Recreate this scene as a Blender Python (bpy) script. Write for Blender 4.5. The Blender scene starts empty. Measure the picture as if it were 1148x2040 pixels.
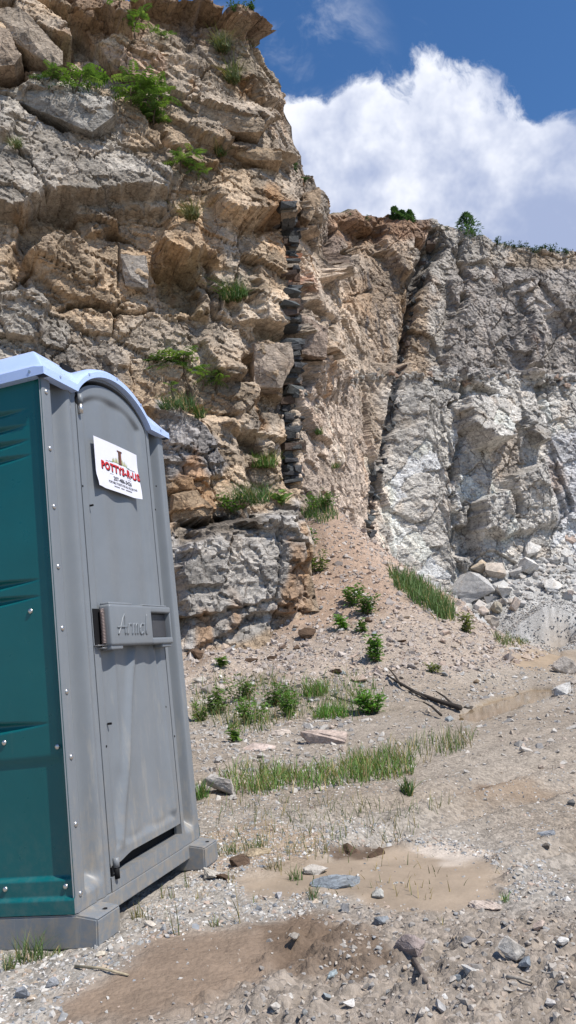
import bpy, bmesh, math, random
import numpy as np
from mathutils import Vector, Matrix

# ------------------------------------------------------------------ camera, sky, sun, exposure
SC = bpy.context.scene
COL = SC.collection
PW, PH, PF = 1148.0, 2040.0, 1570.0          # photograph size and focal length in photograph pixels
PCX, PCY = PW / 2, PH / 2
PITCH, ROLL, CAMZ = math.radians(9.0), math.radians(-4.5), 1.035
_f = np.array([0, math.cos(PITCH), math.sin(PITCH)])
_u0 = np.array([0, -math.sin(PITCH), math.cos(PITCH)])
_r0 = np.array([1.0, 0, 0])
CR = math.cos(ROLL) * _r0 + math.sin(ROLL) * _u0
CU = -math.sin(ROLL) * _r0 + math.cos(ROLL) * _u0
CF = _f
CAMP = np.array([0, 0, CAMZ])

cam = bpy.data.cameras.new('camera')
cam_o = bpy.data.objects.new('camera', cam)
COL.objects.link(cam_o)
cam.sensor_fit = 'VERTICAL'
cam.sensor_height = 36.0
cam.lens = 36.0 * PF / PH
cam.clip_start = 0.05
cam.clip_end = 2000
m = Matrix(((CR[0], CU[0], -CF[0], 0), (CR[1], CU[1], -CF[1], 0), (CR[2], CU[2], -CF[2], CAMZ), (0, 0, 0, 1)))
cam_o.matrix_world = m
SC.camera = cam_o

SUN_AZ = math.atan2(0.84, -0.54)      # measured from +Y towards +X
SUN_EL = math.radians(56)
sd = Vector((math.sin(SUN_AZ) * math.cos(SUN_EL), math.cos(SUN_AZ) * math.cos(SUN_EL), math.sin(SUN_EL)))
sun = bpy.data.lights.new('sun', 'SUN')
sun.energy = 4.6
sun.angle = math.radians(0.5)
sun.color = (1.0, 0.95, 0.87)
sun_o = bpy.data.objects.new('sun', sun)
sun_o.rotation_euler = (-sd).to_track_quat('-Z', 'Y').to_euler()
sun_o.location = (8, -2, 30)
COL.objects.link(sun_o)

SC.view_settings.view_transform = 'Standard'
SC.view_settings.look = 'None'
SC.view_settings.gamma = 1
SC.view_settings.use_curve_mapping = False
SC.view_settings.exposure = 0.28
SC.render.engine = 'CYCLES'
SC.cycles.max_bounces = 5
SC.cycles.diffuse_bounces = 3
SC.cycles.glossy_bounces = 2
SC.cycles.transmission_bounces = 3


class NT:
    """Small helper for building node trees."""
    def __init__(self, tree):
        self.t = tree

    def n(self, typ, **kw):
        nd = self.t.nodes.new(typ)
        for k, v in kw.items():
            setattr(nd, k, v)
        return nd

    def set(self, nd, k, v):
        if hasattr(v, 'is_linked') or isinstance(v, bpy.types.NodeSocket):
            self.t.links.new(v, nd.inputs[k])
        else:
            nd.inputs[k].default_value = v

    def math(self, op, a, b=None, c=None, clamp=False):
        nd = self.n('ShaderNodeMath', operation=op, use_clamp=clamp)
        self.set(nd, 0, a)
        if b is not None:
            self.set(nd, 1, b)
        if c is not None:
            self.set(nd, 2, c)
        return nd.outputs[0]

    def vmath(self, op, a, b=None, scale=None):
        nd = self.n('ShaderNodeVectorMath', operation=op)
        self.set(nd, 0, a)
        if b is not None:
            self.set(nd, 1, b)
        if scale is not None:
            self.set(nd, 'Scale', scale)
        return nd.outputs['Value'] if op in ('DOT_PRODUCT', 'LENGTH', 'DISTANCE') else nd.outputs[0]

    def noise(self, vec, scale, detail=4, rough=0.55, dist=0.0, out='Fac'):
        nd = self.n('ShaderNodeTexNoise')
        self.t.links.new(vec, nd.inputs['Vector'])
        nd.inputs['Scale'].default_value = scale
        nd.inputs['Detail'].default_value = detail
        nd.inputs['Roughness'].default_value = rough
        nd.inputs['Distortion'].default_value = dist
        return nd.outputs[out]

    def voro(self, vec, scale, feature='F1', out='Distance', rnd=1.0):
        nd = self.n('ShaderNodeTexVoronoi', feature=feature)
        self.t.links.new(vec, nd.inputs['Vector'])
        nd.inputs['Scale'].default_value = scale
        nd.inputs['Randomness'].default_value = rnd
        return nd.outputs[out]

    def ramp(self, fac, a, b, c=0.0, d=1.0, mode='SMOOTHSTEP'):
        nd = self.n('ShaderNodeMapRange', interpolation_type=mode)
        self.set(nd, 0, fac)
        for i, v in enumerate((a, b, c, d)):
            self.set(nd, i + 1, v)
        return nd.outputs[0]

    def mix(self, fac, a, b, blend='MIX'):
        nd = self.n('ShaderNodeMix', data_type='RGBA', blend_type=blend)
        self.set(nd, 0, fac)
        self.set(nd, 6, a)
        self.set(nd, 7, b)
        return nd.outputs[2]

    def bump(self, h, strength, dist, normal=None):
        nd = self.n('ShaderNodeBump')
        nd.inputs['Strength'].default_value = strength
        nd.inputs['Distance'].default_value = dist
        self.t.links.new(h, nd.inputs['Height'])
        if normal is not None:
            self.t.links.new(normal, nd.inputs['Normal'])
        return nd.outputs[0]


def pix_ray(px, py):
    return CR * (px - PCX) / PF - CU * (py - PCY) / PF + CF


def build_world():
    w = bpy.data.worlds.new('World')
    SC.world = w
    w.use_nodes = True
    w.cycles.sampling_method = 'MANUAL'
    w.cycles.sample_map_resolution = 256
    t = w.node_tree
    t.nodes.clear()
    N = NT(t)
    sky = N.n('ShaderNodeTexSky', sky_type='NISHITA')
    sky.sun_disc = False
    sky.sun_elevation = SUN_EL
    sky.sun_rotation = SUN_AZ
    sky.air_density = 1.0
    sky.dust_density = 0.35
    sky.ozone_density = 3.0
    d = N.vmath('NORMALIZE', N.n('ShaderNodeTexCoord').outputs['Generated'])
    # sheared, warped direction so that the cloud field has billows at several sizes
    wn = N.n('ShaderNodeTexNoise')
    t.links.new(d, wn.inputs['Vector'])
    wn.inputs['Scale'].default_value = 7.0
    wn.inputs['Detail'].default_value = 5
    warp = N.vmath('SCALE', N.vmath('SUBTRACT', wn.outputs['Color'], (0.5, 0.5, 0.5)), scale=0.10)
    dw = N.vmath('NORMALIZE', N.vmath('ADD', d, warp))
    # cumulus: union of round heaps, each given by its direction and angular radius
    heaps = []
    for px, py, r in ((745, 345, 165), (880, 345, 185), (1000, 400, 185), (640, 430, 190), (1140, 450, 180),
                      (820, 520, 260), (1040, 560, 260), (600, 560, 240), (575, 300, 95), (1250, 560, 260), (1420, 560, 230), (1600, 640, 220), (400, 640, 260)):
        v = pix_ray(px, py)
        v = v / np.linalg.norm(v)
        heaps.append((v, math.atan(r / PF)))
    acc = None
    for v, ang in heaps:
        ca = math.cos(ang)
        dp = N.vmath('DOT_PRODUCT', dw, tuple(v))
        h = N.math('DIVIDE', N.math('SUBTRACT', dp, ca), 1 - ca)     # 1 at centre, 0 at rim
        acc = h if acc is None else N.math('SMOOTH_MAX', acc, h, 0.25)
    # other clouds of the same kind over the rest of the sky
    rest = N.noise(N.vmath('MULTIPLY', d, (1.0, 1.0, 1.9)), 2.1, 2, 0.5)
    rest = N.math('MULTIPLY', N.math('SUBTRACT', rest, 0.62), 5.0)
    away = N.vmath('DOT_PRODUCT', d, tuple(pix_ray(760, 150) / np.linalg.norm(pix_ray(760, 150))))
    rest = N.math('SUBTRACT', rest, N.ramp(away, 0.55, 0.78, 0.0, 4.0))
    acc = N.math('SMOOTH_MAX', acc, rest, 0.3)
    n1 = N.noise(dw, 11.0, 6, 0.64)
    n2 = N.noise(dw, 24.0, 5, 0.66)
    bil = N.voro(dw, 17.0, 'SMOOTH_F1')
    dens = N.math('ADD', acc, N.math('MULTIPLY', N.math('SUBTRACT', n1, 0.5), 1.15))
    dens = N.math('ADD', dens, N.math('MULTIPLY', N.math('SUBTRACT', n2, 0.5), 0.9))
    dens = N.math('ADD', dens, N.math('MULTIPLY', N.math('SUBTRACT', 0.35, bil), 0.5))
    mask = N.ramp(dens, -0.05, 0.31)
    # thin torn scraps
    wisp = N.noise(N.vmath('MULTIPLY', dw, (1.0, 1.0, 1.6)), 6.0, 6, 0.66, 0.4)
    near = N.vmath('DOT_PRODUCT', d, tuple(pix_ray(575, 150) / np.linalg.norm(pix_ray(575, 150))))
    wm = N.math('MULTIPLY', N.ramp(wisp, 0.46, 0.78), N.ramp(near, math.cos(0.13), math.cos(0.03), 0.0, 0.6))
    wm2 = N.math('MULTIPLY', N.ramp(wisp, 0.62, 0.9), 0.25)
    mask = N.math('MAXIMUM', mask, N.math('MAXIMUM', wm, wm2))
    # brightness: thick rims and crowns white, undersides blue grey
    up = N.n('ShaderNodeSeparateXYZ')
    t.links.new(d, up.inputs[0])
    lit = N.noise(dw, 5.0, 4, 0.6)
    lit2 = N.noise(d, 14.0, 4, 0.6)
    shade = N.math('ADD', N.math('MULTIPLY', N.math('SUBTRACT', lit, 0.5), 2.0), N.math('MULTIPLY', N.math('SUBTRACT', lit2, 0.5), 2.0))
    shade = N.math('ADD', shade, N.ramp(up.outputs[2], 0.42, 0.64, -0.45, 0.55, 'LINEAR'))
    shade = N.math('ADD', shade, N.ramp(dens, 0.1, 1.1, 0.25, -0.1, 'LINEAR'))
    ccol = N.mix(N.ramp(shade, -0.50, 0.90), (0.33, 0.395, 0.58, 1), (0.88, 0.90, 0.96, 1))
    hs = N.n('ShaderNodeHueSaturation')
    hs.inputs['Saturation'].default_value = 1.2
    t.links.new(sky.outputs[0], hs.inputs['Color'])
    STR = 0.105
    skyc = N.mix(1.0, hs.outputs[0], (0.95, 1.0, 1.08, 1), 'MULTIPLY')
    cc = N.mix(1.0, ccol, (1 / STR, 1 / STR, 1 / STR, 1), 'MULTIPLY')
    bg = N.n('ShaderNodeBackground')
    bg.inputs['Strength'].default_value = STR
    t.links.new(N.mix(mask, skyc, cc), bg.inputs['Color'])
    out = N.n('ShaderNodeOutputWorld')
    t.links.new(bg.outputs[0], out.inputs['Surface'])


build_world()

# ------------------------------------------------------------------ numpy helpers
RNG = np.random.default_rng(7)
random.seed(7)


def project(P):
    Q = P - CAMP
    d = Q @ CF
    return PCX + PF * (Q @ CR) / d, PCY - PF * (Q @ CU) / d, d


def sstep(a, b, x):
    t = np.clip((x - a) / (b - a), 0, 1)
    return t * t * (3 - 2 * t)


def hash2(ix, iy, seed):
    h = (ix.astype(np.int64) * 374761393 + iy.astype(np.int64) * 668265263 + seed * 1442695041) & 0xFFFFFFFF
    h = ((h ^ (h >> 13)) * 1274126177) & 0xFFFFFFFF
    h = ((h ^ (h >> 16)) * 2246822519) & 0xFFFFFFFF
    h = h ^ (h >> 15)
    return (h & 0xFFFFFF) / float(0x1000000)


def vnoise(u, v, seed=0):
    iu, iv = np.floor(u), np.floor(v)
    fu, fv = u - iu, v - iv
    fu = fu * fu * fu * (fu * (fu * 6 - 15) + 10)
    fv = fv * fv * fv * (fv * (fv * 6 - 15) + 10)
    a, b = hash2(iu, iv, seed), hash2(iu + 1, iv, seed)
    c, d = hash2(iu, iv + 1, seed), hash2(iu + 1, iv + 1, seed)
    return (a + (b - a) * fu) * (1 - fv) + (c + (d - c) * fu) * fv


def fbm(u, v, seed=0, octv=4, gain=0.5):
    s, a, tot = 0, 1.0, 0
    for i in range(octv):
        s = s + a * (vnoise(u * 2 ** i + 17.3 * i, v * 2 ** i - 9.1 * i, seed + i) - 0.5)
        tot += a
        a *= gain
    return s / tot * 2      # about -1..1


def vor(u, v, seed, jit=0.9):
    iu, iv = np.floor(u), np.floor(v)
    d1 = np.full(u.shape, 9.0)
    d2 = np.full(u.shape, 9.0)
    cx = np.zeros(u.shape)
    cy = np.zeros(u.shape)
    ci = np.zeros(u.shape)
    cj = np.zeros(u.shape)
    for a in (-1, 0, 1):
        for b in (-1, 0, 1):
            gx, gy = iu + a, iv + b
            qx = gx + 0.5 + jit * (hash2(gx, gy, seed) - 0.5)
            qy = gy + 0.5 + jit * (hash2(gx, gy, seed + 1) - 0.5)
            dd = np.hypot(u - qx, v - qy)
            n = dd < d1
            d2 = np.where(n, d1, np.minimum(d2, dd))
            d1 = np.where(n, dd, d1)
            cx = np.where(n, qx, cx)
            cy = np.where(n, qy, cy)
            ci = np.where(n, gx, ci)
            cj = np.where(n, gy, cj)
    r = [hash2(ci, cj, seed + 2 + k) for k in range(4)]
    return d1, d2, u - cx, v - cy, r


def blocks(s, z, su, sz, rot, seed, amp, tilt, crack, cw, warp=0.25, jit=0.9):
    """Fractured-rock relief: each cell a plane with its own offset and tilt, joints recessed."""
    c, q = math.cos(rot), math.sin(rot)
    a, b = s * c + z * q, -s * q + z * c
    wu = fbm(a / su * 0.9, b / sz * 0.9, seed + 50, 3) * warp
    wv = fbm(a / su * 0.9 + 31, b / sz * 0.9 + 7, seed + 60, 3) * warp
    d1, d2, dx, dy, r = vor(a / su + wu, b / sz + wv, seed, jit)
    h = amp * (r[0] - 0.5) * 2 + tilt * ((r[1] - 0.5) * 2 * dx + (r[2] - 0.62) * 2 * dy)
    e = d2 - d1
    h = h - crack * np.exp(-(e / cw) ** 2) * (0.4 + 0.6 * r[3])
    return h, r


def snap(s, z, su, sz_, rot, seed, k):
    """pull coordinates towards cell centres, so that fields sampled there become flat angular blocks"""
    c, q = math.cos(rot), math.sin(rot)
    a, b = s * c + z * q, -s * q + z * c
    wu = fbm(a / su * 0.7, b / sz_ * 0.7, seed + 50, 2) * 0.3
    wv = fbm(a / su * 0.7 + 31, b / sz_ * 0.7 + 7, seed + 60, 2) * 0.3
    d1, d2, dx, dy, r = vor(a / su + wu, b / sz_ + wv, seed)
    a, b = a - k * dx * su, b - k * dy * sz_
    return a * c - b * q, a * q + b * c


def poly_sd(px, py, poly):
    """signed distance (positive inside) to a polygon, in pixels"""
    P = np.asarray(poly, float)
    best = np.full(px.shape, 1e9)
    ins = np.zeros(px.shape, bool)
    for i in range(len(P)):
        x0, y0 = P[i - 1]
        x1, y1 = P[i]
        ex, ey = x1 - x0, y1 - y0
        t = np.clip(((px - x0) * ex + (py - y0) * ey) / (ex * ex + ey * ey + 1e-9), 0, 1)
        best = np.minimum(best, np.hypot(px - x0 - t * ex, py - y0 - t * ey))
        cnd = ((y0 > py) != (y1 > py)) & (px < (x1 - x0) * (py - y0) / (y1 - y0 + 1e-12) + x0)
        ins ^= cnd
    return np.where(ins, best, -best)


def line_d(px, py, pts):
    P = np.asarray(pts, float)
    best = np.full(px.shape, 1e9)
    for i in range(1, len(P)):
        x0, y0 = P[i - 1]
        ex, ey = P[i] - P[i - 1]
        t = np.clip(((px - x0) * ex + (py - y0) * ey) / (ex * ex + ey * ey + 1e-9), 0, 1)
        best = np.minimum(best, np.hypot(px - x0 - t * ex, py - y0 - t * ey))
    return best


def np_mesh(name, V, F, col=None, smooth=False, mats=(), attrs=None, matidx=None):
    """V (n,3), F list of int arrays of shape (k,3) or (k,4)."""
    if not isinstance(F, (list, tuple)):
        F = [F]
    me = bpy.data.meshes.new(name)
    V = np.ascontiguousarray(V, np.float32)
    me.vertices.add(len(V))
    me.vertices.foreach_set('co', V.ravel())
    nl = sum(f.size for f in F)
    npoly = sum(len(f) for f in F)
    me.loops.add(nl)
    me.loops.foreach_set('vertex_index', np.concatenate([f.ravel() for f in F]).astype(np.int32))
    me.polygons.add(npoly)
    tot = np.concatenate([np.full(len(f), f.shape[1], np.int32) for f in F])
    st = np.concatenate([[0], np.cumsum(tot)[:-1]]).astype(np.int32)
    me.polygons.foreach_set('loop_start', st)
    me.polygons.foreach_set('use_smooth', np.full(npoly, bool(smooth)))
    for mt in mats:
        me.materials.append(mt)
    if matidx is not None:
        me.polygons.foreach_set('material_index', np.asarray(matidx, np.int32))
    me.update(calc_edges=True)
    if col is not None:
        a = me.attributes.new('Col', 'FLOAT_COLOR', 'POINT')
        c4 = np.ones((len(V), 4), np.float32)
        c4[:, :3] = col
        a.data.foreach_set('color', c4.ravel())
    for k, v in (attrs or {}).items():
        a = me.attributes.new(k, 'FLOAT', 'POINT')
        a.data.foreach_set('value', np.asarray(v, np.float32))
    return me


def add_obj(name, me, parent=None, label=None, cat=None, group=None, kind=None):
    o = bpy.data.objects.new(name, me)
    COL.objects.link(o)
    if parent is not None:
        o.parent = parent
    for k, v in (('label', label), ('category', cat), ('group', group), ('kind', kind)):
        if v:
            o[k] = v
    return o


def empty(name, loc=(0, 0, 0), label=None, cat=None, group=None):
    o = add_obj(name, None, None, label, cat, group)
    o.location = loc
    return o


# ------------------------------------------------------------------ materials
def new_mat(name):
    mt = bpy.data.materials.new(name)
    mt.use_nodes = True
    t = mt.node_tree
    t.nodes.clear()
    N = NT(t)
    bs = N.n('ShaderNodeBsdfPrincipled')
    out = N.n('ShaderNodeOutputMaterial')
    t.links.new(bs.outputs[0], out.inputs[0])
    return mt, N, bs


def mat_rock(name, fine=1.0, bump=0.6, cracks=0.5):
    mt, N, bs = new_mat(name)
    t = mt.node_tree
    pos = N.n('ShaderNodeNewGeometry').outputs['Position']
    at = N.n('ShaderNodeAttribute', attribute_name='Col').outputs['Color']
    n1 = N.noise(pos, 2.2 * fine, 6, 0.6)
    n2 = N.noise(N.vmath('MULTIPLY', pos, (1, 1, 2.2)), 7.0 * fine, 7, 0.74, 0.5)
    n3 = N.noise(pos, 34.0 * fine, 4, 0.7)
    v = N.math('ADD', N.math('MULTIPLY', n1, 0.5), N.math('ADD', N.math('MULTIPLY', n2, 0.9), N.math('MULTIPLY', n3, 0.4)))
    f = N.ramp(v, 0.62, 1.18, 0.30, 1.62, 'LINEAR')
    g = N.n('ShaderNodeCombineColor')
    for i in range(3):
        t.links.new(f, g.inputs[i])
    c = N.mix(1.0, at, g.outputs[0], 'MULTIPLY')
    # lichen / iron tint patches
    tint = N.ramp(N.noise(pos, 1.3 * fine, 5, 0.6), 0.52, 0.72, 0.0, 0.35)
    c = N.mix(tint, c, N.mix(1.0, c, (1.12, 0.93, 0.74, 1), 'MULTIPLY'))
    # hairline joints at two sizes, broken up by noise
    wv = N.vmath('ADD', pos, N.vmath('SCALE', N.vmath('SUBTRACT', N.noise(pos, 1.7 * fine, 4, 0.6, out='Color'), (0.5, 0.5, 0.5)), scale=0.55 / fine))
    v1 = N.voro(N.vmath('MULTIPLY', wv, (1, 1, 0.8)), 1.5 * fine, 'DISTANCE_TO_EDGE')
    v2 = N.voro(N.vmath('MULTIPLY', wv, (1, 1, 1.5)), 4.2 * fine, 'DISTANCE_TO_EDGE')
    brk = N.ramp(N.noise(pos, 2.6 * fine, 3, 0.6), 0.42, 0.58)
    k1 = N.math('MULTIPLY', N.ramp(v1, 0.0, 0.035, 1.0, 0.0), brk)
    k2 = N.math('MULTIPLY', N.ramp(v2, 0.0, 0.07, 0.8, 0.0), N.math('SUBTRACT', 1.0, brk))
    crk = N.math('MAXIMUM', k1, k2)
    c = N.mix(N.math('MULTIPLY', crk, cracks), c, N.mix(1.0, c, (0.28, 0.25, 0.24, 1), 'MULTIPLY'))
    t.links.new(c, bs.inputs['Base Color'])
    bs.inputs['Roughness'].default_value = 0.92
    bs.inputs['Specular IOR Level'].default_value = 0.2
    h = N.math('ADD', N.math('MULTIPLY', n2, 1.0), N.math('MULTIPLY', n3, 0.35))
    h = N.math('SUBTRACT', h, N.math('MULTIPLY', crk, 0.30))
    t.links.new(N.bump(h, bump, 0.062 / fine), bs.inputs['Normal'])
    return mt


def mat_ground():
    mt, N, bs = new_mat('quarry_ground')
    t = mt.node_tree
    pos = N.n('ShaderNodeNewGeometry').outputs['Position']
    at = N.n('ShaderNodeAttribute', attribute_name='Col').outputs['Color']
    sm = N.n('ShaderNodeAttribute', attribute_name='smooth_mud').outputs['Fac']
    n1 = N.noise(pos, 5.0, 6, 0.65)
    n2 = N.noise(pos, 42.0, 5, 0.7)
    vo = N.n('ShaderNodeTexVoronoi')
    t.links.new(pos, vo.inputs['Vector'])
    vo.inputs['Scale'].default_value = 55.0
    vc = N.n('ShaderNodeSeparateColor')
    t.links.new(vo.outputs['Color'], vc.inputs[0])
    v = N.math('ADD', N.math('MULTIPLY', n1, 0.6), N.math('MULTIPLY', n2, 0.7))
    peb = N.math('MULTIPLY', N.math('SUBTRACT', vc.outputs[0], 0.45), N.math('MULTIPLY', N.math('SUBTRACT', 1.0, sm), 0.55))
    f = N.math('ADD', N.ramp(v, 0.4, 0.9, 0.66, 1.3, 'LINEAR'), peb)
    flat = N.ramp(n1, 0.3, 0.7, 0.88, 1.12)
    fm = N.n('ShaderNodeMix')
    t.links.new(sm, fm.inputs[0])
    t.links.new(f, fm.inputs[2])
    t.links.new(flat, fm.inputs[3])
    g = N.n('ShaderNodeCombineColor')
    for i in range(3):
        t.links.new(fm.outputs[0], g.inputs[i])
    c = N.mix(1.0, at, g.outputs[0], 'MULTIPLY')
    t.links.new(c, bs.inputs['Base Color'])
    t.links.new(N.ramp(sm, 0, 1, 0.95, 0.62), bs.inputs['Roughness'])
    bs.inputs['Specular IOR Level'].default_value = 0.25
    h = N.math('ADD', N.math('MULTIPLY', N.math('SUBTRACT', 1.0, vo.outputs['Distance']), 0.5), n2)
    h = N.math('MULTIPLY', h, N.ramp(sm, 0, 1, 1.0, 0.12))
    t.links.new(N.bump(h, 0.7, 0.022), bs.inputs['Normal'])
    return mt


def mat_attr(name, rough=0.9, spec=0.25, nscale=30.0, amt=0.35, trans=0.0, bump=0.0):
    """vertex colour material with a little noise"""
    mt, N, bs = new_mat(name)
    t = mt.node_tree
    pos = N.n('ShaderNodeNewGeometry').outputs['Position']
    at = N.n('ShaderNodeAttribute', attribute_name='Col').outputs['Color']
    n = N.noise(pos, nscale, 5, 0.65)
    f = N.ramp(n, 0.3, 0.7, 1 - amt, 1 + amt, 'LINEAR')
    g = N.n('ShaderNodeCombineColor')
    for i in range(3):
        t.links.new(f, g.inputs[i])
    c = N.mix(1.0, at, g.outputs[0], 'MULTIPLY')
    t.links.new(c, bs.inputs['Base Color'])
    bs.inputs['Roughness'].default_value = rough
    bs.inputs['Specular IOR Level'].default_value = spec
    if bump:
        t.links.new(N.bump(n, 0.6, bump), bs.inputs['Normal'])
    if trans:
        tr = N.n('ShaderNodeBsdfTranslucent')
        t.links.new(N.mix(1.0, c, (1.25, 1.2, 0.6, 1), 'MULTIPLY'), tr.inputs['Color'])
        ms = N.n('ShaderNodeMixShader')
        ms.inputs[0].default_value = trans
        t.links.new(bs.outputs[0], ms.inputs[1])
        t.links.new(tr.outputs[0], ms.inputs[2])
        t.links.new(ms.outputs[0], t.nodes['Material Output'].inputs[0])
    return mt


def mat_plain(name, col, rough=0.5, spec=0.5, metal=0.0, nscale=8.0, amt=0.06, sub=0.0, bump=0.0, dirt=None):
    mt, N, bs = new_mat(name)
    t = mt.node_tree
    pos = N.n('ShaderNodeTexCoord').outputs['Object']
    n = N.noise(pos, nscale, 6, 0.65)
    f = N.ramp(n, 0.25, 0.75, 1 - amt, 1 + amt, 'LINEAR')
    g = N.n('ShaderNodeCombineColor')
    for i in range(3):
        t.links.new(f, g.inputs[i])
    c = N.mix(1.0, (*col, 1), g.outputs[0], 'MULTIPLY')
    if dirt:
        dn = N.noise(N.vmath('MULTIPLY', pos, (6.0, 6.0, 1.1)), 3.0, 8, 0.7)
        dm = N.ramp(dn, dirt[0], dirt[0] + 0.16, 0.0, dirt[1])
        sp = N.n('ShaderNodeSeparateXYZ')
        t.links.new(pos, sp.inputs[0])
        dm = N.math('MULTIPLY', dm, N.ramp(sp.outputs[2], 0.95, 0.0, 0.12, 1.0, 'LINEAR'))
        c = N.mix(dm, c, (0.42, 0.37, 0.29, 1))
        sp2 = N.math('MULTIPLY', N.ramp(N.noise(pos, 22.0, 6, 0.75), 0.40, 0.66), N.ramp(sp.outputs[2], 0.40, -0.12, 0.0, min(0.75, dirt[1] * 1.9), 'LINEAR'))
        c = N.mix(sp2, c, (0.30, 0.25, 0.19, 1))
    t.links.new(c, bs.inputs['Base Color'])
    rr = N.ramp(N.noise(pos, nscale * 3, 5, 0.6), 0.3, 0.7, rough - 0.06, rough + 0.08, 'LINEAR')
    t.links.new(rr, bs.inputs['Roughness'])
    bs.inputs['Specular IOR Level'].default_value = spec
    bs.inputs['Metallic'].default_value = metal
    if sub:
        bs.inputs['Subsurface Weight'].default_value = sub
        bs.inputs['Subsurface Radius'].default_value = (0.02, 0.02, 0.025)
    if bump:
        t.links.new(N.bump(N.noise(pos, 160.0, 3, 0.6), 0.25, bump), bs.inputs['Normal'])
    return mt


M = {}
M['cliff'] = mat_rock('weathered_granite', 1.0, 0.8, 0.7)
M['rear'] = mat_rock('blasted_granite', 0.8, 1.0, 0.9)
M['stone'] = mat_rock('loose_stone', 3.0, 0.5, 0.2)
M['ground'] = mat_ground()
M['gravel'] = mat_attr('gravel', 0.95, 0.15, 60.0, 0.25)
M['leaf'] = mat_attr('leaf', 0.55, 0.35, 20.0, 0.25, trans=0.35)
M['grass'] = mat_attr('grass_blade', 0.6, 0.3, 14.0, 0.25, trans=0.3)
M['bark'] = mat_attr('bark', 0.9, 0.2, 40.0, 0.35)
M['basalt'] = mat_rock('dark_dike_rock', 1.3, 0.7)

# ------------------------------------------------------------------ plan of the rock walls
CTRL = np.array([(-30, 6.5), (-19, 12.0), (-9.5, 17.0), (-4.5, 19.2), (-1.0, 20.6), (0.55, 21.6), (1.6, 24.6), (3.0, 29.0),
                 (5.0, 31.8), (10.0, 33.6), (17.0, 35.6), (27, 39.0), (44, 46)], float)


def plan_curve():
    seg = np.hypot(*np.diff(CTRL, axis=0).T)
    s = np.concatenate([[0], np.cumsum(seg)])
    ss = np.arange(0, s[-1], 0.05)
    X = np.interp(ss, s, CTRL[:, 0])
    Y = np.interp(ss, s, CTRL[:, 1])
    k = np.exp(-0.5 * (np.arange(-30, 31) / 9.0) ** 2)
    k /= k.sum()
    Xs = np.convolve(np.pad(X, 30, mode='edge'), k, 'valid')
    Ys = np.convolve(np.pad(Y, 30, mode='edge'), k, 'valid')
    return ss, Xs, Ys, s


SS, SX, SY, SKNOT = plan_curve()
S_B, S_C, S_D = SKNOT[5], SKNOT[8], SKNOT[10]      # corner by the dark dike, inner corner, rear wall


def wall_frame(s):
    x, y = np.interp(s, SS, SX), np.interp(s, SS, SY)
    e = 0.35
    tx = np.interp(s + e, SS, SX) - np.interp(s - e, SS, SX)
    ty = np.interp(s + e, SS, SY) - np.interp(s - e, SS, SY)
    L = np.hypot(tx, ty)
    return x, y, ty / L, -tx / L           # normal points into the quarry


def toe(s, z):
    """slow outward profile of the walls, in metres"""
    left = sstep(S_B - 2.0, S_B - 2.6, s)
    o = 3.3 * sstep(3.9, 3.2, z) + 0.5 * sstep(2.2, 0.5, z)
    o = o + 1.0 * sstep(7.1, 6.5, z) + 0.7 * sstep(6.5, 4.0, z)
    o = o * left
    o = o + 0.05 * (9 - z) * left
    rear = sstep(S_C - 2.5, S_C - 0.5, s)
    o = o + rear * (1.5 * sstep(11.75, 11.5, z + 0.3 * vnoise(s * 0.5, z * 0, 5)) + 0.05 * (11 - z))
    mid = (1 - left) * (1 - rear)
    o = o + mid * (0.15 * sstep(6.5, 3.0, z) + 0.03 * (9 - z))
    o = o - 0.5 * sstep(15.0, 19.0, z)
    return o


SIL = np.array([(-400, -900), (440, -60), (500, 8), (518, 45), (514, 78), (524, 105), (540, 150), (552, 185), (566, 205), (580, 260), (592, 300),
                (590, 330), (612, 352), (638, 385), (640, 405), (632, 425), (655, 431), (700, 421), (750, 437), (785, 433), (830, 441),
                (862, 443), (915, 461), (960, 471), (985, 487), (1060, 500), (1148, 506), (1600, 540), (3000, 560)], float)


def top_height(s):
    x, y, nx, ny = wall_frame(s)
    zs = np.linspace(13.0, 20.0, 141)
    top = np.full(s.shape, 20.0)
    done = np.zeros(s.shape, bool)
    for z in zs:
        o = toe(s, np.full(s.shape, z))
        P = np.stack([x + nx * o, y + ny * o, np.full(s.shape, z)], -1)
        px, py, d = project(P)
        lim = np.interp(px, SIL[:, 0], SIL[:, 1])
        hit = (~done) & (py <= lim) & (d > 1)
        top[hit] = z
        done |= hit
    top = np.where(s < S_B - 1.5, np.maximum(top, 18.2), top)
    k = np.ones(5) / 5
    top = np.convolve(np.pad(top, 2, mode='edge'), k, 'valid')
    return top + 0.12 * fbm(s * 1.1, s * 0, 3, 3)


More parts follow.
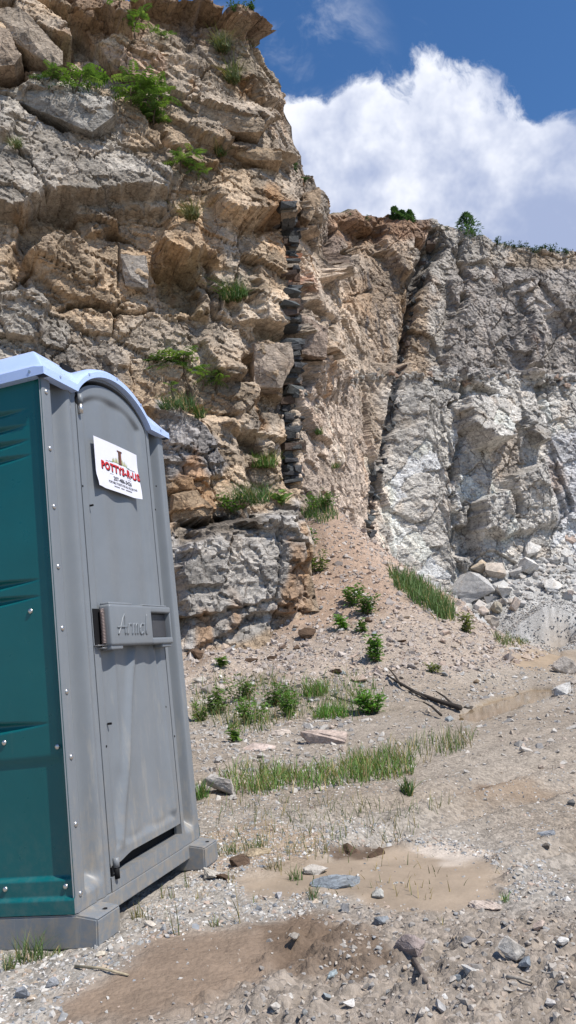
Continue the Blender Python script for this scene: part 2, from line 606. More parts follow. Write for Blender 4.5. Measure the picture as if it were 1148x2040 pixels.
# features traced from the photograph: (outline, outward offset in m, extra protrusion of the lower edge in m)
FEAT = [
    ([(-30, 22), (37, 10), (80, 55), (124, 103), (126, 129), (106, 133), (55, 94), (17, 57), (-30, 45)], 1.0, 0.25),
    ([(-40, 45), (17, 57), (30, 85), (42, 109), (29, 128), (-40, 140)], 0.8, 0.3),
    ([(10, 100), (60, 100), (90, 134), (60, 158), (4, 172)], -0.55, 0.0),
    ([(130, 58), (198, 92), (198, 131), (127, 128)], -0.55, 0.0),
    ([(112, -60), (247, -60), (254, 78), (200, 60), (132, 48)], 0.45, 0.12),
    ([(37, -60), (112, -60), (130, 44), (72, 43)], 0.35, 0.25),
    ([(254, -60), (520, -60), (520, 60), (500, 80), (430, 50), (330, 35), (256, 25)], 0.6, 0.15),
    ([(198, 55), (252, 42), (254, 76), (225, 80)], 0.4, 0.2),
    ([(190, 86), (250, 82), (350, 112), (430, 130), (460, 170), (380, 190), (300, 175), (205, 130)], 0.15, -0.2),
    ([(17, 180), (57, 161), (138, 184), (230, 224), (236, 246), (184, 266), (95, 215), (23, 200)], 0.6, 0.25),
    ([(18, 200), (95, 216), (100, 240), (40, 222)], -0.5, 0.0),
    ([(-40, 178), (22, 190), (38, 230), (20, 300), (-40, 300)], 0.3, 0.1),
    ([(-40, 235), (60, 232), (190, 285), (262, 320), (340, 350), (345, 400), (230, 402), (140, 398), (86, 396), (43, 432), (-40, 436)], 0.5, 0.25),
    ([(360, 200), (440, 195), (530, 240), (525, 262), (470, 262), (425, 240)], 0.45, 0.4),
    ([(330, 215), (420, 240), (450, 290), (440, 300), (350, 262)], 0.35, 0.3),
    ([(440, 285), (560, 300), (565, 320), (500, 315), (445, 300)], 0.45, 0.3),
    ([(470, 145), (540, 140), (556, 190), (548, 215), (500, 205)], 0.3, 0.2),
    ([(322, 290), (430, 312), (435, 325), (400, 330), (322, 310)], 0.25, 0.2),
    ([(23, 443), (80, 403), (138, 406), (152, 458), (126, 475), (95, 487), (57, 521), (37, 576), (14, 550)], -0.5, 0.0),
    ([(227, 420), (330, 412), (332, 500), (287, 498), (213, 487)], -0.45, 0.0),
    ([(160, 412), (224, 415), (225, 455), (207, 484), (162, 470)], 0.2, 0.2),
    ([(57, 523), (135, 462), (170, 481), (215, 540), (253, 607), (187, 619), (100, 579)], 0.45, -0.35),
    ([(240, 505), (290, 510), (297, 575), (250, 565)], 0.35, 0.2),
    ([(-30, 590), (60, 585), (100, 600), (80, 660), (-30, 700)], 0.3, -0.2),
    ([(407, 381), (480, 350), (563, 326), (577, 439), (523, 442), (484, 447), (441, 424)], 0.5, 0.3),
    ([(484, 449), (577, 442), (570, 456), (535, 456), (505, 470), (480, 467)], -0.35, 0.0),
    ([(334, 436), (386, 440), (394, 515), (383, 526), (329, 520)], 0.55, 0.3),
    ([(394, 472), (417, 491), (443, 535), (396, 527)], 0.5, 0.2),
    ([(322, 529), (389, 531), (397, 560), (392, 622), (340, 625), (319, 545)], -0.6, 0.0),
    ([(389, 556), (423, 610), (414, 638), (377, 632)], 0.25, 0.2),
    ([(462, 610), (511, 607), (521, 653), (469, 645)], 0.25, 0.25),
    ([(497, 496), (566, 451), (574, 661), (523, 660), (505, 600)], 0.3, 0.25),
    ([(512, 661), (572, 666), (560, 682), (515, 684)], -0.3, 0.0),
    ([(508, 685), (581, 682), (586, 726), (561, 773), (505, 770)], 0.45, 0.1),
    ([(482, 710), (508, 700), (505, 770), (475, 773), (470, 746)], -0.45, 0.0),
    ([(424, 640), (480, 660), (479, 703), (472, 759), (422, 743), (410, 690)], 0.35, 0.25),
    ([(465, 776), (512, 773), (519, 866), (459, 866)], 0.3, 0.15),
    ([(523, 773), (561, 774), (558, 817), (525, 820)], -0.4, 0.0),
    ([(519, 822), (560, 818), (556, 878), (516, 872)], 0.2, 0.15),
    ([(463, 869), (517, 869), (515, 886), (492, 906)], -0.45, 0.0),
    ([(492, 908), (552, 885), (556, 945), (520, 940)], 0.15, 0.0),
    ([(270, 815), (346, 820), (400, 865), (462, 920), (446, 945), (412, 985), (340, 978), (300, 900)], 0.55, -0.4),
    ([(345, 985), (393, 976), (424, 1011), (421, 1040), (345, 1046)], 0.7, 0.2),
    ([(345, 1047), (440, 1042), (490, 1036), (470, 1070), (360, 1078)], -0.5, 0.0),
    ([(355, 1085), (420, 1065), (480, 1022), (552, 1018), (575, 1060), (602, 1160), (590, 1220), (480, 1235), (370, 1300)], 0.45, -0.3),
    ([(560, 995), (600, 1000), (640, 1120), (600, 1130), (570, 1050)], 0.2, 0.0),
    # face right of the dike, receding
    ([(598, 620), (660, 650), (655, 712), (600, 705)], 0.5, 0.3),
    ([(600, 500), (668, 545), (650, 640), (600, 612)], 0.35, 0.25),
    ([(600, 715), (650, 730), (690, 760), (670, 800), (605, 790)], 0.4, -0.3),
    ([(598, 390), (640, 380), (640, 410), (610, 470), (585, 460)], 0.5, 0.2),
    ([(660, 640), (690, 650), (690, 720), (665, 715)], -0.4, 0.0),
    # rear wall
    ([(650, 440), (690, 445), (720, 470), (700, 530), (665, 540), (650, 500)], -0.9, 0.0),
    ([(690, 425), (750, 430), (700, 500), (640, 560), (620, 560), (670, 500)], 0.7, 0.3),
    ([(745, 440), (800, 440), (840, 470), (836, 540), (800, 560), (760, 500)], 0.6, 0.0),
    ([(830, 480), (870, 470), (885, 500), (840, 590), (820, 640), (815, 560)], -0.9, 0.0),
    ([(928, 800), (990, 792), (1030, 838), (990, 890), (940, 896), (930, 850)], 1.0, 0.7),
    ([(1040, 820), (1085, 820), (1080, 895), (1045, 880)], 0.7, 0.5),
    ([(885, 560), (925, 560), (930, 740), (890, 740)], 0.25, 0.0),
    ([(1000, 560), (1035, 560), (1035, 740), (1003, 740)], -0.25, 0.0),
    ([(1060, 560), (1095, 600), (1075, 740), (1050, 740)], 0.3, 0.2),
    ([(1095, 640), (1148, 600), (1200, 730), (1100, 740)], -0.3, 0.0),
    ([(950, 1000), (1000, 985), (1020, 1060), (960, 1090)], 0.7, -0.4),
    ([(1010, 960), (1070, 930), (1100, 1040), (1020, 1060)], 0.7, -0.3),
    ([(900, 1040), (950, 1010), (960, 1100), (905, 1100)], -0.7, 0.0),
]
CRACKS = [  # polyline, depth, half width (px)
    ([(30, 205), (70, 240), (130, 262), (190, 272), (262, 312), (330, 345)], 0.5, 4),
    ([(190, 80), (250, 85), (330, 112)], 0.35, 3),
    ([(345, 175), (395, 200), (432, 245), (445, 255), (520, 265)], 0.35, 3),
    ([(141, 619), (220, 622), (287, 616)], 0.35, 2.5),
    ([(345, 300), (350, 400), (345, 440)], 0.4, 4),
    ([(290, 215), (330, 260), (345, 300)], 0.4, 4),
    ([(397, 470), (400, 530), (420, 560), (430, 640)], 0.35, 3),
    ([(170, 481), (190, 520), (250, 610)], 0.25, 2.5),
    ([(460, 560), (455, 660), (420, 640)], 0.2, 2.5),
    ([(518, 760), (516, 870)], 0.25, 2.5),
    ([(735, 590), (645, 640), (600, 720)], 0.2, 3),
    ([(930, 470), (925, 600), (922, 760), (912, 860), (905, 980), (905, 1080)], 0.6, 3.5),
    ([(1085, 760), (1085, 900), (1105, 960), (1110, 1045)], 0.5, 4),
    ([(700, 500), (640, 560), (625, 590)], 0.5, 4),
    ([(780, 520), (820, 640), (800, 740)], 0.4, 4),
    ([(990, 890), (1030, 840)], 0.5, 3),
    ([(860, 760), (1010, 772), (1148, 765)], 0.3, 4),
]
DIKE1 = [(572, 395), (578, 520), (582, 640), (583, 760), (575, 860), (580, 960)]
DIKE2 = [(862, 462), (845, 540), (826, 600), (812, 660), (800, 730), (788, 790), (775, 860), (757, 930), (741, 1000), (740, 1060), (741, 1115)]

# colour zones: outline, colour (linear), strength
TAN, PALE, GREY = (0.46, 0.35, 0.245), (0.52, 0.435, 0.36), (0.35, 0.33, 0.30)
LGREY, DGREY, ORNG = (0.57, 0.55, 0.515), (0.16, 0.155, 0.155), (0.40, 0.22, 0.10)
BRWN, DARK, PINK = (0.24, 0.155, 0.10), (0.115, 0.112, 0.115), (0.51, 0.42, 0.35)
ZONES = [
    ([(100, -80), (520, -80), (520, 90), (460, 100), (330, 60), (250, 90), (130, 60)], BRWN, 0.75),
    ([(130, 50), (200, 90), (200, 130), (125, 130)], GREY, 0.7),
    ([(430, 60), (540, 90), (560, 190), (500, 170), (430, 110)], (0.22, 0.19, 0.15), 0.7),
    ([(130, 150), (230, 200), (260, 300), (330, 330), (345, 420), (0, 440), (-60, 440), (-60, 220)], GREY, 0.75),
    ([(55, 165), (230, 220), (220, 260), (90, 220)], GREY, 0.8),
    ([(205, 100), (330, 115), (330, 170), (220, 160)], (0.36, 0.23, 0.16), 0.6),
    ([(-60, 580), (70, 585), (140, 640), (160, 720), (-60, 720)], GREY, 0.8),
    ([(60, 640), (230, 690), (260, 760), (60, 740)], (0.26, 0.235, 0.21), 0.6),
    ([(290, 815), (400, 850), (460, 920), (440, 950), (330, 960)], (0.25, 0.245, 0.25), 0.85),
    ([(340, 960), (380, 900), (420, 960), (420, 1040), (345, 1045)], ORNG, 0.6),
    ([(325, 430), (430, 440), (440, 540), (330, 530)], (0.43, 0.29, 0.17), 0.6),
    ([(318, 530), (400, 530), (400, 640), (318, 630)], (0.30, 0.235, 0.14), 0.6),
    ([(340, 1050), (600, 1000), (610, 1220), (360, 1320)], (0.42, 0.40, 0.375), 0.9),
    ([(350, 1040), (500, 1030), (490, 1070), (360, 1090)], (0.14, 0.11, 0.08), 0.8),  # shade of the recess under the boulder, put into the rock colour
    ([(595, 700), (700, 740), (745, 900), (740, 1120), (600, 1000)], PINK, 0.85),
    ([(740, 1030), (790, 1130), (745, 1140)], PINK, 0.8),
    ([(570, 540), (600, 540), (600, 590), (570, 590)], (0.38, 0.15, 0.08), 0.7),
    ([(560, 180), (650, 350), (650, 470), (590, 460)], (0.30, 0.26, 0.22), 0.6),
    ([(650, 425), (860, 435), (850, 500), (690, 480), (650, 560)], (0.33, 0.20, 0.125), 0.8),
    ([(795, 520), (850, 570), (855, 750), (790, 750)], (0.43, 0.30, 0.18), 0.6),
    ([(690, 560), (740, 540), (740, 640), (690, 620)], (0.42, 0.28, 0.17), 0.5),
    ([(900, 540), (1200, 520), (1300, 745), (880, 745)], (0.36, 0.335, 0.325), 0.6),
    ([(1010, 500), (1300, 500), (1300, 545), (1010, 530)], (0.42, 0.32, 0.22), 0.6),
    ([(985, 880), (1030, 850), (1035, 930), (990, 960)], (0.37, 0.31, 0.26), 0.7),
    ([(1085, 870), (1300, 800), (1300, 1060), (1100, 1050)], (0.42, 0.425, 0.45), 0.7),
    ([(650, 440), (700, 470), (660, 580), (640, 540)], (0.2, 0.18, 0.17), 0.6),
]


def build_walls():
    # columns: fine where the photograph looks, coarse elsewhere
    col = []
    s = 0.0
    while s < SS[-1] - 0.2:
        x, y = np.interp(s, SS, SX), np.interp(s, SS, SY)
        px = PCX + PF * x / max(y, 1)
        if -160 < px < 1330:
            step = 0.031 if s < S_B + 0.5 else 0.036
        else:
            step = 0.22
        col.append(s)
        s += step
    s1 = np.array(col)
    NZ = 430
    top = top_height(s1)
    v = np.linspace(0, 1, NZ)
    S = np.repeat(s1[:, None], NZ, 1)
    Z = -1.0 + (top[:, None] + 1.0) * v[None, :]
    x, y, nx, ny = wall_frame(s1)
    x, y, nx, ny = (np.repeat(q[:, None], NZ, 1) for q in (x, y, nx, ny))
    rr_ = sstep(S_B + 2.0, S_C - 1.0, S)
    A = snap(S, Z, 1.3, 0.80, -0.26, 801, 0.30)
    B = snap(S, Z, 1.2, 1.3, 0.18, 811, 0.40)
    S2 = np.where(rr_ > 0.5, B[0], A[0])
    Z2 = np.where(rr_ > 0.5, B[1], A[1])
    O = toe(S, Z)
    P = np.stack([x + nx * O, y + ny * O, Z], -1)
    rear = sstep(S_B + 2.0, S_C - 1.0, S)
    # fractured relief at several sizes; beds dip to the right on the near wall, joints stand upright on the rear wall
    upper = sstep(6, 11, Z)
    h = np.zeros(S.shape)
    r_big = None
    for (su, sz, rot, seed, amp, tilt, crack, cw, wgt) in (
            (2.6, 1.25, -0.36, 11, 0.17, 0.16, 0.18, 0.020, (1 - rear) * upper),
            (1.9, 1.35, -0.08, 13, 0.17, 0.15, 0.20, 0.018, (1 - rear) * (1 - upper)),
            (1.8, 3.2, 0.10, 17, 0.17, 0.20, 0.16, 0.016, rear),
            (0.95, 0.60, -0.20, 19, 0.055, 0.08, 0.08, 0.022, (1 - rear)),
            (0.75, 0.95, 0.30, 23, 0.065, 0.12, 0.06, 0.02, rear),
            (0.40, 0.22, -0.40, 29, 0.022, 0.075, 0.02, 0.05, (1 - 0.5 * rear)),
            (0.34, 0.36, -0.5, 31, 0.022, 0.07, 0.02, 0.04, rear),
            (0.16, 0.11, -0.3, 37, 0.008, 0.032, 0.0, 0.1, 1 + 0 * rear)):
        q, r = blocks(S, Z, su, sz, rot, seed, amp, tilt, crack, cw, 0.16 if seed in (11, 13, 19) else 0.25, 0.62 if seed in (11, 13, 19) else 0.9)
        h = h + q * wgt
        if seed == 19:
            r_mid = r
        if seed == 23:
            r_rear = r
        if seed == 17:
            r_bigrear = r
        if seed == 11:
            r_bigl = r
    h += 0.07 * fbm(S2 * 0.8, Z2 * 0.8, 71, 2) + 0.022 * fbm(S * 4.5, Z * 4.5, 77, 4, 0.6)
    # loose ledge rubble along the bench of the rear wall
    bench = np.exp(-((Z - 11.5) / 0.35) ** 2) * sstep(S_C - 2.0, S_C, S)
    h += bench * (0.25 * fbm(S * 3, Z * 3, 83, 3))
    x2, y2, nx2, ny2 = wall_frame(S2)
    PB = np.stack([x2 + nx2 * (O + h), y2 + ny2 * (O + h), Z2], -1)
    pxs, pys, _ = project(P + np.stack([nx * h, ny * h, 0 * h], -1))
    px, py, dep = project(PB)
    vis = dep > 2
    px = np.where(vis, px, 1e5)
    py = np.where(vis, py, 1e5)
    # ragged outlines
    jx = 8 * fbm(S * 1.6, Z * 1.6, 201, 3)
    jy = 8 * fbm(S * 1.6 + 50, Z * 1.6, 211, 3)
    jx = jx * (1 - 0.45 * rear)
    jy = jy * (1 - 0.45 * rear)
    qx, qy = px + jx, py + jy
    D = np.zeros(S.shape)
    for poly, amp, low in FEAT:
        b = np.array(poly)
        sel = (qx > b[:, 0].min() - 6) & (qx < b[:, 0].max() + 6) & (qy > b[:, 1].min() - 6) & (qy < b[:, 1].max() + 6)
        if not sel.any():
            continue
        a, c = qx[sel], qy[sel]
        mk = sstep(-2.5, 4.5, poly_sd(a, c, poly))
        hh = (c - b[:, 1].min()) / (b[:, 1].max() - b[:, 1].min())
        D[sel] += mk * (amp + low * (hh - 0.5) * 2)
    for pts, dp, wd in CRACKS:
        b = np.array(pts)
        sel = (qx > b[:, 0].min() - 20) & (qx < b[:, 0].max() + 20) & (qy > b[:, 1].min() - 20) & (qy < b[:, 1].max() + 20)
        if sel.any():
            d = line_d(qx[sel] + 0.6 * jx[sel], qy[sel] + 0.6 * jy[sel], pts)
            D[sel] -= dp * np.exp(-(d / wd) ** 2)
    px, py = np.where(vis, pxs, 1e5), np.where(vis, pys, 1e5)
    dk1 = line_d(px + 0.4 * jx, py, DIKE1)
    dk2 = line_d(px + 0.4 * jx, py, DIKE2)
    D -= 0.40 * sstep(15, 11, dk1)
    D -= 0.35 * sstep(8, 5, dk2) * sstep(420, 470, py)
    for kern, ax in (((1, 2, 3, 2, 1), 0),):
        kk = np.array(kern) / sum(kern)
        r_ = len(kk) // 2
        pad = np.pad(D, [(r_, r_) if q == ax else (0, 0) for q in (0, 1)], mode='edge')
        D = sum(kk[i] * np.take(pad, np.arange(i, i + D.shape[ax]), axis=ax) for i in range(len(kk)))
    D += h
    edge = sstep(1.0, 0.9, v)[None, :]
    P[..., 0] += nx * D
    P[..., 1] += ny * D
    # roughness in every direction, so that undersides and sides break up too
    X_, Y_, Z_ = P[..., 0].copy(), P[..., 1].copy(), P[..., 2].copy()
    for fr, am in ((1.9, 0.03), (5.0, 0.028), (12.0, 0.018)):
        a_, b_ = X_ * fr + Z_ * fr * 0.83, Y_ * fr - Z_ * fr * 0.57
        g = np.minimum(1, 0.35 + rear)
        P[..., 2] += am * 0.9 * fbm(a_, b_ + X_ * fr, 91, 2)
        P[..., 0] += am * 0.8 * fbm(a_ + 31, b_ - X_ * fr * 0.7, 92, 2)
        P[..., 1] += am * 0.8 * fbm(a_ - 17, b_ + Z_ * fr * 0.9, 93, 2)
    # colour
    C = np.empty(S.shape + (3,))
    tan, lg = np.array(TAN), np.array(LGREY)
    C[:] = tan
    warm = fbm(S * 0.35, Z * 0.5, 101, 4)
    C *= (1 + 0.22 * warm)[..., None] * np.array([1, 1, 1])
    sh = sstep(-0.2, 0.5, fbm(S * 0.5 + 9, Z * 0.7, 103, 4))[..., None]
    C = C * (1 - 0.45 * sh) + np.array(GREY) * 0.45 * sh
    # transition pale tan -> grey on the rear wall
    tr = sstep(735, 800, px + 25 * fbm(S, Z, 107, 3) + (py - 900) * 0.12)[..., None] * sstep(S_B + 0.5, S_B + 3, S)[..., None]
    tr2 = (sstep(S_B - 0.2, S_B + 1.0, S))[..., None]
    C = C * (1 - 0.55 * tr2) + np.array(PALE) * 0.55 * tr2
    C = C * (1 - 0.85 * tr) + lg * 0.85 * tr
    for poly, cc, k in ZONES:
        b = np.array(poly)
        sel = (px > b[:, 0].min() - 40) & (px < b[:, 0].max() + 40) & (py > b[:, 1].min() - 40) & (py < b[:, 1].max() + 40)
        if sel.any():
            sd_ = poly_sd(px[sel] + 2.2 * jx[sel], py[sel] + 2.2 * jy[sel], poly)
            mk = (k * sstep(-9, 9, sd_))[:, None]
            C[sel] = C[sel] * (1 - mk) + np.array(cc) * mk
    # fresh pale rock below the bench, older weathered rock above it
    up_ = (sstep(11.3, 12.0, Z + 0.3 * fbm(S * 0.9, Z, 143, 3)) * sstep(S_C - 3.0, S_C - 1.0, S))[..., None]
    lo_ = sstep(S_C - 3.0, S_C - 1.0, S)[..., None] * (1 - up_)
    C = C * (1 - up_ * np.array((0.08, 0.11, 0.14))) * (1 + 0.10 * lo_)
    # per block variation
    rm = np.where(rear > 0.5, r_rear[3], r_mid[3])
    rb = np.where(rear > 0.5, r_bigrear[3], r_bigl[3])
    C *= (0.72 + 0.56 * rm)[..., None] * (0.80 + 0.4 * rb)[..., None]
    # water streaks: dark mineral stain running down
    st = sstep(0.30, 0.62, fbm(S * 2.6, Z * 0.16, 121, 4, 0.6)) * (0.25 + 0.75 * sstep(0.0, 0.4, fbm(S * 0.4, Z * 0.3, 127, 3)))
    st = st * (0.55 + 0.4 * rear * sstep(10.5, 12.5, Z))
    C = C * (1 - st[..., None]) + np.array((0.14, 0.13, 0.135)) * st[..., None]
    s2_ = sstep(0.25, 0.5, fbm(S * 5.5, Z * 0.22, 151, 3)) * rear * (0.2 + 0.62 * sstep(11, 13, Z)) * sstep(-0.2, 0.4, fbm(S * 0.5, Z * 0.4, 157, 3))
    C = C * (1 - s2_[..., None]) + np.array((0.13, 0.125, 0.13)) * s2_[..., None]
    og = sstep(0.32, 0.6, fbm(S * 0.8 + 40, Z * 0.45, 131, 4, 0.6)) * (0.68 - 0.4 * rear)
    C = C * (1 - og[..., None]) + np.array((0.40, 0.235, 0.12)) * og[..., None]
    dkn = 6 * fbm(S * 4, Z * 3, 133, 3)
    dkm = np.maximum(0.85 * sstep(15, 9, dk1 + dkn), 0.8 * sstep(9, 3, dk2 + dkn * 0.7) * sstep(430, 480, py))
    C = C * (1 - dkm[..., None]) + np.array(DARK) * dkm[..., None]
    C = np.clip(C, 0.03, 0.68)
    # plateau behind the edge
    rows = []
    for k, (back, up) in enumerate(((0.25, 0.08), (0.9, 0.12), (2.5, 0.3), (6, 0.5), (14, 0.8))):
        Q = P[:, -1, :].copy()
        Q[:, 0] -= nx[:, -1] * back
        Q[:, 1] -= ny[:, -1] * back
        Q[:, 2] += up + 0.15 * fbm(s1 * 1.3, s1 * 0 + k, 141, 3)
        rows.append(Q)
    P = np.concatenate([P, np.stack(rows, 1)], 1)
    Cp = np.broadcast_to(np.array((0.16, 0.14, 0.08)), (len(s1), len(rows), 3))
    C = np.concatenate([C, Cp], 1)
    return s1, P, C, NZ


WS, WP, WC, WNZ = build_walls()
ISPLIT = int(np.searchsorted(WS, S_C - 1.2))


def wall_object(name, i0, i1, mat, label, cat=None):
    P, C = WP[i0:i1], WC[i0:i1]
    a, b = P.shape[:2]
    idx = np.arange(a * b).reshape(a, b)
    F = np.stack([idx[:-1, :-1], idx[1:, :-1], idx[1:, 1:], idx[:-1, 1:]], -1).reshape(-1, 4)
    me = np_mesh(name, P.reshape(-1, 3), F, C.reshape(-1, 3), False, (mat,))
    return add_obj(name, me, None, label, None, None, 'structure')


cliff_o = wall_object('cliff', 0, ISPLIT + 1, M['cliff'], 'tall tan and grey fractured rock cliff rising behind the toilet')
rear_o = wall_object('quarry_wall', ISPLIT, len(WS), M['rear'], 'pale grey blasted quarry wall with a narrow bench, closing the pit at the back')
_wpx, _wpy, _wd = project(WP[:, :WNZ].reshape(-1, 3))
_wpts = WP[:, :WNZ].reshape(-1, 3)
_nrm = np.cross(np.gradient(WP[:, :WNZ], axis=0), np.gradient(WP[:, :WNZ], axis=1)).reshape(-1, 3)


def on_wall(px, py, r=3.5):
    """nearest point of the rock seen through a photograph pixel"""
    sel = np.nonzero((np.abs(_wpx - px) < r) & (np.abs(_wpy - py) < r) & (_wd > 1))[0]
    if len(sel) == 0:
        return on_wall(px, py, r * 2) if r < 60 else np.array([0, 20, 5.0])
    return _wpts[sel[np.argmin(_wd[sel])]]


# ------------------------------------------------------------------ toilet frame (needed by the ground)
TD = np.array([0.28173, 0.95941, -0.01255])
TN = np.array([0.95849, -0.28081, 0.04947])
TU = np.array([-0.04394, 0.02597, 0.99870])
TO = np.array([-0.871, 3.015, -0.921 + CAMZ])

# ------------------------------------------------------------------ ground
PUDDLE = [(470, 1752), (520, 1735), (580, 1712), (700, 1690), (800, 1680), (870, 1690), (960, 1712), (1012, 1745), (1000, 1785), (900, 1815), (790, 1808), (700, 1790), (620, 1775), (560, 1790), (490, 1780)]
BROWN = [(120, 2000), (190, 1955), (260, 1915), (300, 1875), (380, 1855), (480, 1838), (600, 1830), (690, 1850), (640, 1905), (560, 1935), (440, 1985), (330, 2015), (250, 2040), (140, 2040)]
STREAM = [(915, 1432), (950, 1404), (1010, 1388), (1060, 1372), (1100, 1372), (1085, 1390), (1020, 1412), (950, 1436)]
POOL = [(1005, 1312), (1040, 1300), (1115, 1292), (1118, 1312), (1090, 1330), (1040, 1330)]
REDSOIL = [(575, 1000), (690, 1030), (760, 1140), (800, 1200), (720, 1260), (600, 1270), (450, 1290), (470, 1235), (590, 1215)]
HUMUS = [(370, 1300), (400, 1240), (430, 1205), (500, 1220), (520, 1245), (430, 1262), (420, 1320), (380, 1340)]
SAND = [(845, 1692), (905, 1676), (985, 1690), (975, 1712), (880, 1716)]
WETPATCH = [(880, 1580), (960, 1555), (1060, 1560), (1148, 1575), (1148, 1590), (1000, 1585), (930, 1600)]
RUTS = [[(640, 1720), (860, 1640), (1160, 1560)], [(560, 1650), (860, 1590), (1160, 1500)], [(900, 1760), (1160, 1680)]]


def plane_pts(poly, lev=0.0):
    out = []
    for p in poly:
        r = pix_ray(*p)
        t = (lev - CAMZ) / r[2]
        out.append((CAMP + r * t)[:2])
    return np.array(out)


HOLLOWS = [(plane_pts(STREAM), 0.0), (plane_pts(POOL), 0.0)]


def ground_base(x, y):
    x = np.array(x, float)
    y = np.array(y, float)
    z = 0.03 * fbm(x * 0.5, y * 0.5, 301, 3) + 0.012 * fbm(x * 2, y * 2, 305, 3)
    # fan of debris below the dark dike: a ridge along the receding wall, falling away concavely
    p0, p1 = np.array((0.95, 20.4)), np.array((3.3, 29.0))
    e = p1 - p0
    t = np.clip(((x - p0[0]) * e[0] + (y - p0[1]) * e[1]) / (e @ e), 0, 1)
    dx, dy = x - p0[0] - t * e[0], y - p0[1] - t * e[1]
    dist = np.hypot(dx, dy)
    ang = np.arctan2(dx, -dy)                 # 0 towards the camera, +90 deg to the right
    zr = 4.75 - 2.1 * t
    R = 10.2 - 2.9 * sstep(0.1, 0.75, ang) - 1.1 * sstep(0.75, 1.4, ang) - 2.0 * sstep(0.0, -0.9, ang)
    q = np.clip(1 - dist / R, 0, 1)
    h = zr * (0.35 * q + 0.65 * q * q) + 0.14 * fbm(x * 0.7, y * 0.7, 311, 4) * np.minimum(1, q * 5) - 0.06
    h = np.where(dist < R, h, -5)
    # apron at the foot of the near cliff
    fx = x + 9.5
    wall_y = 17.0 + 0.43 * fx
    h2 = 1.62 - 0.31 * np.maximum(0, (wall_y - 4.2) - y) + 0.12 * fbm(x * 0.9, y * 0.9, 317, 4)
    h = np.maximum(h, np.where(x < 2.5, h2, -5))
    # blasted rock heaped against the rear wall
    ry = np.interp(x, CTRL[7:, 0], CTRL[7:, 1])
    h3 = 3.7 + 0.1 * (x - 8) - 0.62 * np.maximum(0, (ry - 1.0) - y) + 0.25 * fbm(x * 0.6, y * 0.6, 321, 4)
    h3 = np.where(x > 3.0, h3 - 1.6 * sstep(8.0, 4.5, x), -5)
    # cone of crushed stone
    h4 = 1.62 - 0.70 * np.hypot(x - 8.3, (y - 26.5) * 0.9)
    h5 = 1.35 - 0.5 * np.hypot((x - 12.0) * 0.6, (y - 25.5) * 0.9)
    hh = np.maximum(np.maximum(h, h3), np.maximum(h4, h5))
    k = 0.12
    z = z + np.where(hh > -1.0, 0.5 * (hh + np.sqrt(hh * hh + k * k)), 0.0) * 1.0
    # hollows that hold water
    for W, lev in HOLLOWS:
        cxy = W.mean(0)
        near = (np.abs(x - cxy[0]) < 5) & (np.abs(y - cxy[1]) < 5)
        if near.any():
            sd_ = poly_sd(x[near], y[near], W) + 0.12 * fbm(x[near] * 2, y[near] * 2, 331, 3)
            k1 = sstep(-1.1, -0.1, sd_)
            zz = z[near] * (1 - k1) + (lev + 0.015) * k1
            z[near] = zz - 0.07 * sstep(-0.12, 0.15, sd_)
    # pad under the toilet follows its tilt
    rel = np.stack([x - TO[0], y - TO[1]], -1)
    a = rel @ TD[:2]
    b = rel @ TN[:2]
    w = sstep(-0.9, -0.15, a) * sstep(2.0, 1.3, a) * sstep(0.75, 0.12, b) * sstep(-2.4, -1.4, b)
    foot = TO - TU * 0.118
    pz = foot[2] - ((x - foot[0]) * TU[0] + (y - foot[1]) * TU[1]) / TU[2]
    z = z * (1 - w) + pz * w
    return z


